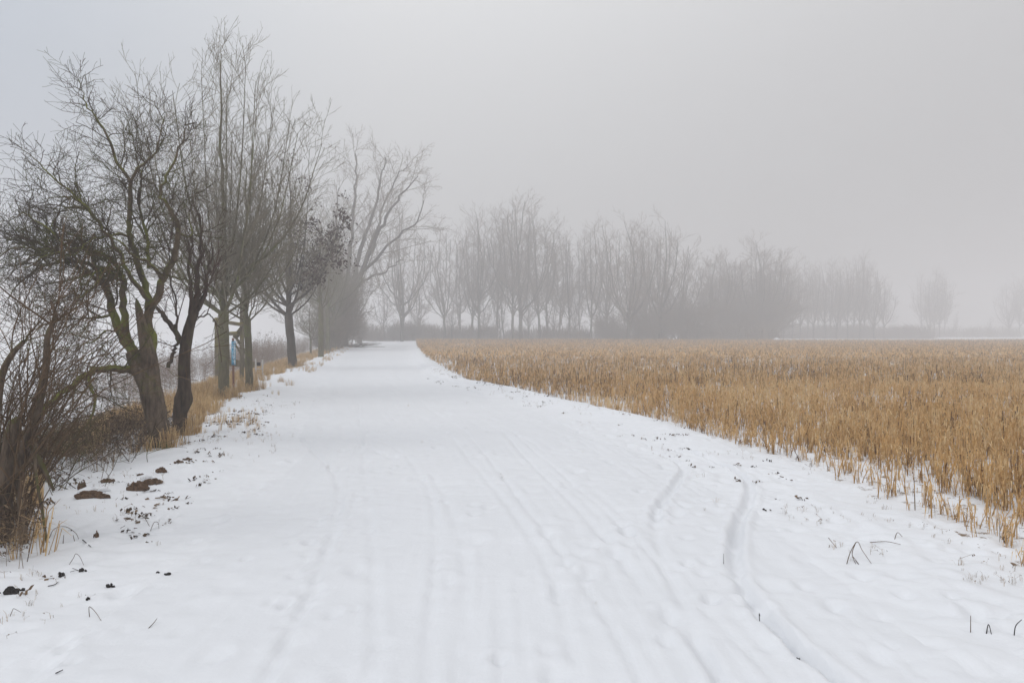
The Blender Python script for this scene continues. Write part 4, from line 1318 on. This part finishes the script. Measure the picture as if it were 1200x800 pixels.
S_c = [
    dict(n=9, wander=.07, up=-.18, sides=4, part='crown', start=.1, kids=4.2, rmin=.003, tip=.35, ang=30, len=1, fall=0),
    dict(n=5, wander=.12, up=0.0, sides=3, part='crown', start=.1, kids=6.0, rmin=.002, ang=40, len=.5, fall=.3, lift=.05, thick=.008, tip=.5),
    dict(n=3, wander=.14, up=0.0, sides=3, part='crown', start=0, kids=0, rmin=.0014, ang=42, len=.18, fall=.3, lift=.1, thick=.008, tip=.6),
]
for i in range(34):                       # upright straw coloured shoots hugging the stump
    p = E((rng.uniform(-14, 34), rng.uniform(612, 636), rng.uniform(-.12, .2)))[0]
    d = unit((rng.gauss(.02, .16), rng.gauss(0, .15), 1))
    grow(sk, rng, p, d, rng.uniform(.4, 1.2), rng.uniform(.005, .011), 0, [dict(S_c[0], up=.1, wander=.09, kids=2.0), dict(S_c[2])])
for i in range(54):                       # arching canes
    a = rng.uniform(-1.4, 2.2)
    d = unit((math.cos(a), math.sin(a) * .8, rng.uniform(.5, 2.2)))
    u, v = rng.uniform(-20, 42), rng.uniform(490, 610)
    p = E((u, v, rng.uniform(-.15, .3)))[0]
    grow(sk, rng, p, d, rng.uniform(.7, 1.7), rng.uniform(.004, .0085), 0, S_c)
S_c2 = [dict(S_c[0], up=.05, part='crown', kids=5.0), dict(S_c[1]), dict(S_c[2])]
for i in range(22):                       # finer uprights above
    u, v, dd = rng.choice([(30, 500, .1), (48, 460, .2), (55, 420, .2), (60, 380, .2), (2, 450, .25), (14, 415, .3), (28, 400, .3), (18, 500, .1), (-10, 480, .2)])
    d = unit((rng.gauss(.05, .6), rng.gauss(0, .5), rng.uniform(.4, 1.4)))
    grow(sk, rng, E((u, v, dd))[0], d, rng.uniform(.5, 1.15), rng.uniform(.004, .009), 0, S_c2)
sk.build('trunk', 'trunk', M['old_bark'], shr)
sk.build('canes', 'crown', M['cane'], shr)

# brown tangled bramble bush between the stump and the gnarled tree
rng = random.Random(65)
for (u, v, dd, n, hh, lb) in [
    (62, 560, 7.0, 20, .6, 'low brown bramble tangle right behind the overgrown stump'),
    (98, 535, 8.2, 12, .5, 'low brown bramble tangle left of the gnarled tree trunk'),
    (30, 560, 7.6, 30, 1.1, 'taller bramble thicket behind the overgrown stump')]:
    sk = Skel()
    x, y, _ = at(u, v, dd); z = gz(x, y)
    S_k = [dict(S_c[0], up=-.35, kids=5.0), dict(S_c[1]), dict(S_c[2])]
    for i in range(n):
        a = rng.uniform(0, 6.28)
        d = unit((math.cos(a), math.sin(a), rng.uniform(.6, 2.0)))
        grow(sk, rng, (rng.gauss(0, .2), rng.gauss(0, .2), 0), d, hh * rng.uniform(.7, 1.5), rng.uniform(.003, .006), 0, S_k)
    ob = sk.build('bramble', 'crown', M['old_twig']); ob.location = (x, y, z)
    tag(ob, lb, 'bramble', 'brambles on the left verge')

# ------------------------------------------------------------------ brown earth clods with snow caps
def clod(name, u, v, sx, sy, sz, label, seed, mat='clod', lumps=12, group=None, rot=0.0):
    if mat == 'clod': sz *= 1.2; sy *= .8
    rng = random.Random(seed)
    x, y = px(u, v); z = gz(x, y)
    bmx = bmesh.new()
    lumps = lumps * (6 if mat == 'clod' else 2 if mat == 'debris' else 1)
    for i in range(lumps):
        r_ = bmesh.ops.create_icosphere(bmx, subdivisions=2, radius=1)
        an_ = rng.uniform(0, 6.28); rr_ = math.sqrt(rng.random()) * (1.0 if mat != 'snow' else .7); cx_ = math.cos(an_) * rr_ * .85; cy_ = math.sin(an_) * rr_ * .8
        cz_ = max(0, 1 - rr_ * rr_) * rng.uniform(0, .75) if mat != 'snow' else 0
        k = rng.uniform(.10, .27) if mat == 'clod' else rng.uniform(.2, .42)
        ph = [rng.uniform(0, 6) for _ in range(6)]
        for vt in r_['verts']:
            c0 = vt.co.copy()
            f = 1 + .16 * math.sin(5 * c0.x + ph[0]) * math.sin(6 * c0.y + ph[1]) + .13 * math.sin(11 * c0.z + ph[2] + 7 * c0.x) + .10 * math.sin(17 * c0.y + ph[3]) + .10 * math.sin(23 * c0.x + 19 * c0.z + ph[4]) + (.16 * float(vnoise(c0.x * 9 + ph[5] + c0.z * 5, c0.y * 9 + c0.z * 7, 71)) + .10 * float(vnoise(c0.x * 22 + c0.z * 13, c0.y * 22 + c0.z * 9, 72)) if mat == 'clod' else 0)
            vt.co = Vector(((cx_ + c0.x * k * f) * sx, (cy_ + c0.y * k * f) * sy, (c0.z * k * 1.5 * f + .1 + cz_) * sz))
    m_ = bpy.data.meshes.new(name); bmx.to_mesh(m_); bmx.free()
    for p_ in m_.polygons: p_.use_smooth = (mat == 'snow')
    m_.materials.append(M[mat])
    ob = bpy.data.objects.new(name, m_); COL.objects.link(ob)
    ob.location = (x, y, z); ob.rotation_euler = (0, 0, rot)
    tag(ob, label, 'clod' if mat == 'clod' else 'debris', group)
    return ob
GC = 'brown clods on the left verge'
clod('earth_clod', 160, 578, .11, .09, .075, 'largest round brown clod in the snow below the gnarled tree', 1, group=GC)
clod('earth_clod', 176, 571, .12, .06, .05, 'long low brown clod joined to the right of the largest one', 2, group=GC, rot=.4)
clod('earth_clod', 188, 561, .06, .05, .05, 'small brown clod above the right end of the long low one', 3, group=GC)
clod('earth_clod', 103, 588, .19, .08, .055, 'wide brown clod with a snow cap at the edge of the brambles', 4, group=GC, lumps=9)
clod('earth_clod', 95, 577, .045, .04, .085, 'narrow upright brown clod behind the snow capped one', 5, group=GC, lumps=4)
clod('earth_clod', 125, 568, .085, .05, .035, 'flat grey brown clod between the two big brown groups', 6, group=GC)
clod('earth_clod', 209, 551, .055, .05, .03, 'small reddish clod, left one of the two far small ones', 7, group=GC, lumps=4)
clod('earth_clod', 219, 547, .07, .05, .025, 'flat dark red clod, right one of the two far small ones', 8, group=GC, lumps=4)
clod('earth_clod', 164, 561, .05, .03, .02, 'thin brown clod peeping from the snow above the largest one', 9, group=GC, lumps=3)
def cap(u, v, sx, sy, sz, label, seed):
    ob = clod('snow_cap', u, v, sx, sy, sz, label, seed, mat='snow', lumps=5)
    del ob['category']; del ob['label']
    return ob
def under(ob, par):
    bpy.context.view_layer.update()
    ob.parent = par; ob.matrix_parent_inverse = par.matrix_basis.inverted()
ob = cap(107, 580, .20, .12, .085, 'cap', 14); under(ob, bpy.data.objects['earth_clod.003'])
ob = cap(170, 567, .12, .08, .06, 'cap', 15); under(ob, bpy.data.objects['earth_clod.001'])
GD = 'dark bits of debris in the left foreground snow'
for i, (u, v, sx, sy, sz, lb) in enumerate([
    (3, 694, .075, .045, .045, 'large dark bark piece at the left picture edge in front'),
    (20, 688, .03, .02, .015, 'small dark bit just right of the large bark piece'),
    (69, 672, .028, .022, .03, 'black lump on the snow above the bent grass in front'),
    (95, 671, .026, .018, .022, 'black lump with small twigs beside it in the left foreground'),
    (127, 684, .034, .018, .026, 'elongated black lump sunk in a snow hollow in the left foreground'),
    (183, 670, .014, .012, .014, 'tiny black bit left of the dark chip near the lane'),
    (194, 672, .036, .018, .018, 'dark chip lying nearest to the lane in the left foreground'),
    (111, 631, .022, .026, .045, 'reddish brown upright lump beside a short black twig'),
    (101, 700, .012, .012, .02, 'tiny black seed head under the bent stalk in the foreground'),
]):
    clod('debris', u, v, sx, sy, sz, lb, 40 + i, mat='clod' if 'reddish' in lb else 'debris', lumps=4, group=GD if u < 300 else None)['category'] = 'debris'

# bent stalks and twigs lying in the snow
def stalk(name, pts, r, label, mat='cane', group=None, cat='stalk', extra=()):
    """pts: (px, py ground pixel, height) -> stick polylines"""
    sk = Skel(); polys = [pts] + list(extra)
    gx, gy = px(pts[0][0], pts[0][1]); o_ = (gx, gy, gz(gx, gy))
    for pl in polys:
        W_ = []
        for (u, v, h) in pl:
            x, y = px(u, v); W_.append((x - o_[0], y - o_[1], gz(x, y) + h - o_[2]))
        P_ = spline(W_, 4) if len(W_) > 2 else [np.array(q) for q in W_]
        sk.add(P_, np.linspace(r, r * .6, len(P_)), 5, 'a')
    ob = sk.build(name, 'a', M[mat]); ob.location = o_
    tag(ob, label, cat, group)
    return ob
GS = 'bent dead stalks in the snow'
stalk('bent_stalk', [(78, 661, -.01), (84, 660, .04), (87, 659, .07), (92, 660, .05), (97, 661, -.01)], .0022, 'thin bent stalk forming a small arch left of the black lumps', group=GS)
stalk('bent_stalk', [(103, 722, -.01), (102, 721, .035), (103, 720, .05), (110, 724, .03), (117, 728, 0)], .0022, 'bent stalk leaning over a tiny seed head in the left foreground', group=GS)
stalk('bent_stalk', [(8, 718, -.01), (12, 717, .03), (14, 717, .04), (22, 716, .01)], .002, 'short bent stalk near the left picture edge in the foreground', group=GS)
stalk('bent_stalk', [(55, 632, -.01), (62, 628, .06), (75, 626, .09), (87, 628, .07), (91, 631, -.01)], .003, 'wide arching straw right of the overgrown stump', group=GS, extra=[[(72, 632, -.01), (73, 630, .06)], [(86, 632, -.01), (84, 630, .06)]])
stalk('bent_stalk', [(157, 613, -.01), (157.5, 612, .09)], .0018, 'single thin upright straw below the largest clod', group=GS)
stalk('bent_stalk', [(160, 604, .02), (168, 610, .02), (174, 618, 0)], .0028, 'slanting brown straw below the largest clod', group=GS)
stalk('bent_stalk', [(174, 622, -.01), (179, 620, .045), (184, 621, .04), (185, 622, 0)], .0025, 'small hooked straw right of the slanting one', group=GS)
stalk('bent_stalk', [(993, 662, -.01), (998, 656, .045), (1006, 650, .075), (1012, 655, .05), (1024, 662, -.01)], .003, 'tall bent stalk forming an arch in the right verge snow', group=GS, extra=[[(1004, 650, .07), (1000, 656, .03), (1005, 661, -.005)], [(1008, 661, 0), (1001, 657, .02)]])
stalk('bent_stalk', [(972, 638, .05), (978, 640, .02), (983, 643, -.005)], .0026, 'slanting brown stalk left of the bent stalk arch', group=GS)
stalk('twig', [(1021, 637, .012), (1040, 637, .014), (1057, 638, .01)], .003, 'straight twig lying on the snow right of the bent stalk arch', cat='twig')
stalk('bent_stalk', [(1049, 633, -.01), (1053, 630, .03), (1059, 631, .01)], .003, 'short dark hooked stalk right of the lying twig', group=GS)
stalk('twig', [(95, 634, .01), (105, 641, .008)], .004, 'short black twig on the snow beside the reddish lump', mat='debris', cat='twig')
stalk('twig', [(54, 684, .006), (62, 682, .008), (66, 679, .006)], .0035, 'short black twig below the left black lump in the foreground', mat='debris', cat='twig')
stalk('twig', [(80, 672, .02), (88, 671, .015), (96, 673, .006)], .002, 'thin twig reaching left from the black lump in the foreground', mat='debris', cat='twig', extra=[[(83, 669, .02), (92, 672, .008)]])
stalk('twig', [(62, 795, .006), (71, 792, .008)], .003, 'tiny black twig near the lower left picture corner', mat='debris', cat='twig')
stalk('bent_stalk', [(172, 737, 0), (178, 733, .012), (182, 729, .02)], .0022, 'thin straw slanting out of the snow in the left foreground middle', group=GS)
stalk('upright_stalk', [(849, 664, -.01), (849, 664, .07)], .0022, 'single dark upright stalk beside the deep rut on the right', mat='debris')
stalk('bent_stalk', [(932, 766, -.005), (936, 762, .025), (941, 765, .02), (944, 768, -.005)], .003, 'small dark crumpled stalk deep in the rut near the lower right', mat='debris', group=GS, extra=[[(938, 766, 0), (939, 763, .03)], [(934, 767, 0), (931, 763, .02)]])
stalk('upright_stalk', [(892, 727, -.01), (891, 727, .05), (892, 726, .055)], .0026, 'dark stalk standing in the deep rut on the right', mat='debris')
stalk('upright_stalk', [(1140, 743, -.01), (1140, 743, .09)], .0024, 'upright dark stalk in the lower right verge snow', mat='cane')
stalk('bent_stalk', [(1158, 748, -.01), (1161, 744, .03), (1165, 749, -.005)], .003, 'small dark bent stalk right of the upright one in the lower right', mat='debris', group=GS)
stalk('bent_stalk', [(1191, 749, -.01), (1193, 748, .05), (1200, 747, .075)], .003, 'dark hooked stalk at the right picture edge low down', mat='debris', group=GS)

# fallen branches at the foot of the leaning poplar
rng = random.Random(70)
sk = Skel()
o = at(398, 404, 74.0); o = (o[0], o[1], gz(o[0], o[1]))
for i in range(26):
    a = rng.uniform(-.9, .9); L_ = rng.uniform(1.2, 3.6)
    p = np.array((rng.gauss(0, 1.2), rng.gauss(0, 1.5), rng.uniform(.05, .25)))
    q = p + np.array((math.cos(a) * L_, math.sin(a) * L_, rng.uniform(-.1, .45)))
    sk.add([p, (p + q) / 2 + (0, 0, rng.uniform(0, .15)), q], [.05, .035, .015], 5, 'a')
ob = sk.build('branch_pile', 'a', M['far_bark']); ob.location = o
tag(ob, 'low pile of fallen branches at the left verge below the leaning poplar', 'branch pile')

# ------------------------------------------------------------------ wooden frame behind the trees, sign and little fence
def beam(pa, pb, wx, wz):
    pa, pb = Vector(pa), Vector(pb)
    d = (pb - pa); L_ = d.length; d.normalize()
    side = d.cross(Vector((0, 0, 1)))
    if side.length < .05: side = Vector((1, 0, 0))
    side.normalize(); up = side.cross(d)
    bmx = bmesh.new()
    vs = []
    for t in (0, 1):
        c0 = pa + d * L_ * t
        for sx, sz in ((-1, -1), (1, -1), (1, 1), (-1, 1)):
            vs.append(bmx.verts.new(c0 + side * sx * wx * .5 + up * sz * wz * .5))
    bmx.faces.new(vs[:4][::-1]); bmx.faces.new(vs[4:])
    for k in range(4): bmx.faces.new((vs[k], vs[(k + 1) % 4], vs[4 + (k + 1) % 4], vs[4 + k]))
    bmesh.ops.bevel(bmx, geom=bmx.edges[:], offset=min(wx, wz) * .12, segments=1, affect='EDGES')
    bmesh.ops.recalc_face_normals(bmx, faces=bmx.faces)
    return bmx
def beam_part(name, parent, o_, pa, pb, wx, wz, mat):
    bmx = beam(Vector(pa) - Vector(o_), Vector(pb) - Vector(o_), wx, wz)
    m_ = bpy.data.meshes.new(name); bmx.to_mesh(m_); bmx.free(); m_.materials.append(M[mat])
    ob = bpy.data.objects.new(name, m_); COL.objects.link(ob); ob.parent = parent
    return ob
DF = 21.5
fx, fy, _ = at(278, 440, DF); o = (fx, fy, gz(fx, fy) - .05)
fr = thing('wooden_frame', o, 'weathered mossy timber frame of beams and braces standing behind the first two row trees', 'frame')
beam_part('post', fr, o, (at(283, 345, DF + .1)[0], DF + .1, o[2]), at(284, 348, DF + .1), .11, .11, 'wood')
beam_part('post', fr, o, (at(254, 345, DF + .9)[0], DF + .9, o[2]), at(254, 372, DF + .9), .11, .11, 'wood')
beam_part('crossbeam', fr, o, at(250, 375, DF), at(288, 381, DF), .12, .11, 'wood')
beam_part('brace', fr, o, at(275, 396, DF + .2), at(292, 374, DF + .2), .14, .14, 'wood')
beam_part('brace', fr, o, at(277, 396, DF + .15), at(297, 428, DF + .5), .08, .07, 'wood')
beam_part('brace', fr, o, at(275, 402, DF + .5), at(295, 437, DF + .7), .07, .06, 'wood')
beam_part('rail', fr, o, at(268, 425, DF + .25), at(298, 427, DF + .25), .06, .2, 'wood')
beam_part('platform', fr, o, at(270, 391, DF + .05), at(280, 390, DF + .4), .5, .1, 'wood')

DN = 18.2
sx_, sy_, _ = at(273.5, 462, DN); o = (sx_, sy_, gz(sx_, sy_) - .05)
sg = thing('sign_pole', o, 'thin reddish pole with narrow vertical blue and white sign between two row trees', 'sign')
beam_part('pole', sg, o, (sx_, sy_, o[2]), at(273, 396, DN), .045, .045, 'rust_wood')
pl_ = beam_part('sign_board', sg, o, at(274, 399, DN - .05), at(274, 428, DN - .05), .012, .012, 'sign_blue')
# the board as a thin rounded plate
bpy.data.objects.remove(pl_)
t_ = np.array(at(273.6, 399.5, DN - .045)) - np.array(o); b_ = np.array(at(273.6, 427.5, DN - .045)) - np.array(o)
hw = .052
def box(name, parent, x0, x1, y0, y1, z0, z1, mat):
    Vb_ = [(x, y, z) for x in (x0, x1) for y in (y0, y1) for z in (z0, z1)]
    Fb_ = [(0, 1, 3, 2), (4, 6, 7, 5), (0, 4, 5, 1), (2, 3, 7, 6), (0, 2, 6, 4), (1, 5, 7, 3)]
    return mesh_obj(name, np.array(Vb_), [np.array(Fb_)], M[mat], parent, smooth_=False)
board = box('sign_board', sg, t_[0] - hw, t_[0] + hw, t_[1] - .008, t_[1] + .004, b_[2], t_[2], 'sign_blue')
# letters down the board, worn: white strokes and a white right margin, dark top
strokes = []
rng = random.Random(3)
Hb = t_[2] - b_[2]
def strokebox(x0, x1, z0, z1, lst): lst.append((t_[0] + x0 * hw, t_[0] + x1 * hw, b_[2] + z0 * Hb, b_[2] + z1 * Hb))
wl, dl = [], []
for (a, b2, z0, z1) in [(-.2, .75, .93, .955), (-.2, .75, .86, .885), (.4, .75, .80, .94), (-.5, -.25, .70, .82), (-.5, .6, .775, .80), (.2, .85, .60, .79), (-.3, .1, .56, .60), (-.55, .3, .50, .525), (.45, .8, .30, .58), (-.4, -.1, .34, .46), (-.4, .4, .40, .425), (.1, .35, .22, .36), (-.3, .6, .255, .28), (.35, .9, .04, .22), (-.3, .2, .14, .165)]:
    strokebox(a, b2, z0, z1, wl)
for (a, b2, z0, z1) in [(-.85, .1, .965, .99), (-.3, -.05, .64, .68), (.15, .4, .41, .45), (-.2, .0, .47, .49), (-.1, .1, .20, .23), (-.8, .1, .02, .05)]:
    strokebox(a, b2, z0, z1, dl)
def strokes_mesh(name, lst, mat, yo):
    Vq_, Fq_ = [], []
    for (x0, x1, z0, z1) in lst:
        i = len(Vq_)
        for y in (t_[1] - .008 - yo, t_[1] - .0075):
            Vq_ += [(x0, y, z0), (x1, y, z0), (x1, y, z1), (x0, y, z1)]
        Fq_ += [(i, i + 1, i + 2, i + 3), (i, i + 4, i + 5, i + 1), (i + 1, i + 5, i + 6, i + 2), (i + 2, i + 6, i + 7, i + 3), (i + 3, i + 7, i + 4, i)]
    return mesh_obj(name, np.array(Vq_), [np.array(Fq_)], M[mat], board, smooth_=False)
strokes_mesh('lettering', wl, 'sign_white', .003)
strokes_mesh('lettering', dl, 'sign_dark', .005)

DK = 26.0
kx, ky, _ = at(303, 440, DK); o = (kx, ky, gz(kx, ky) - .05)
fc = thing('wire_gate', o, 'small pale two post gate holding a dark box right of the second row tree', 'gate')
beam_part('post', fc, o, (at(299.5, 400, DK)[0], DK, o[2]), at(299.5, 420, DK), .05, .05, 'post_white')
beam_part('post', fc, o, (at(307.5, 400, DK)[0], DK, o[2]), at(307.5, 421, DK), .05, .05, 'post_white')
beam_part('rail', fc, o, at(299.7, 432, DK - .04), at(307.3, 432, DK - .04), .04, .04, 'post_white')
bx0 = np.array(at(303, 428, DK - .06)) - np.array(o)
box('post_box', fc, bx0[0] - .05, bx0[0] + .055, bx0[1] - .05, bx0[1] + .05, bx0[2] - .02, bx0[2] + .12, 'debris')
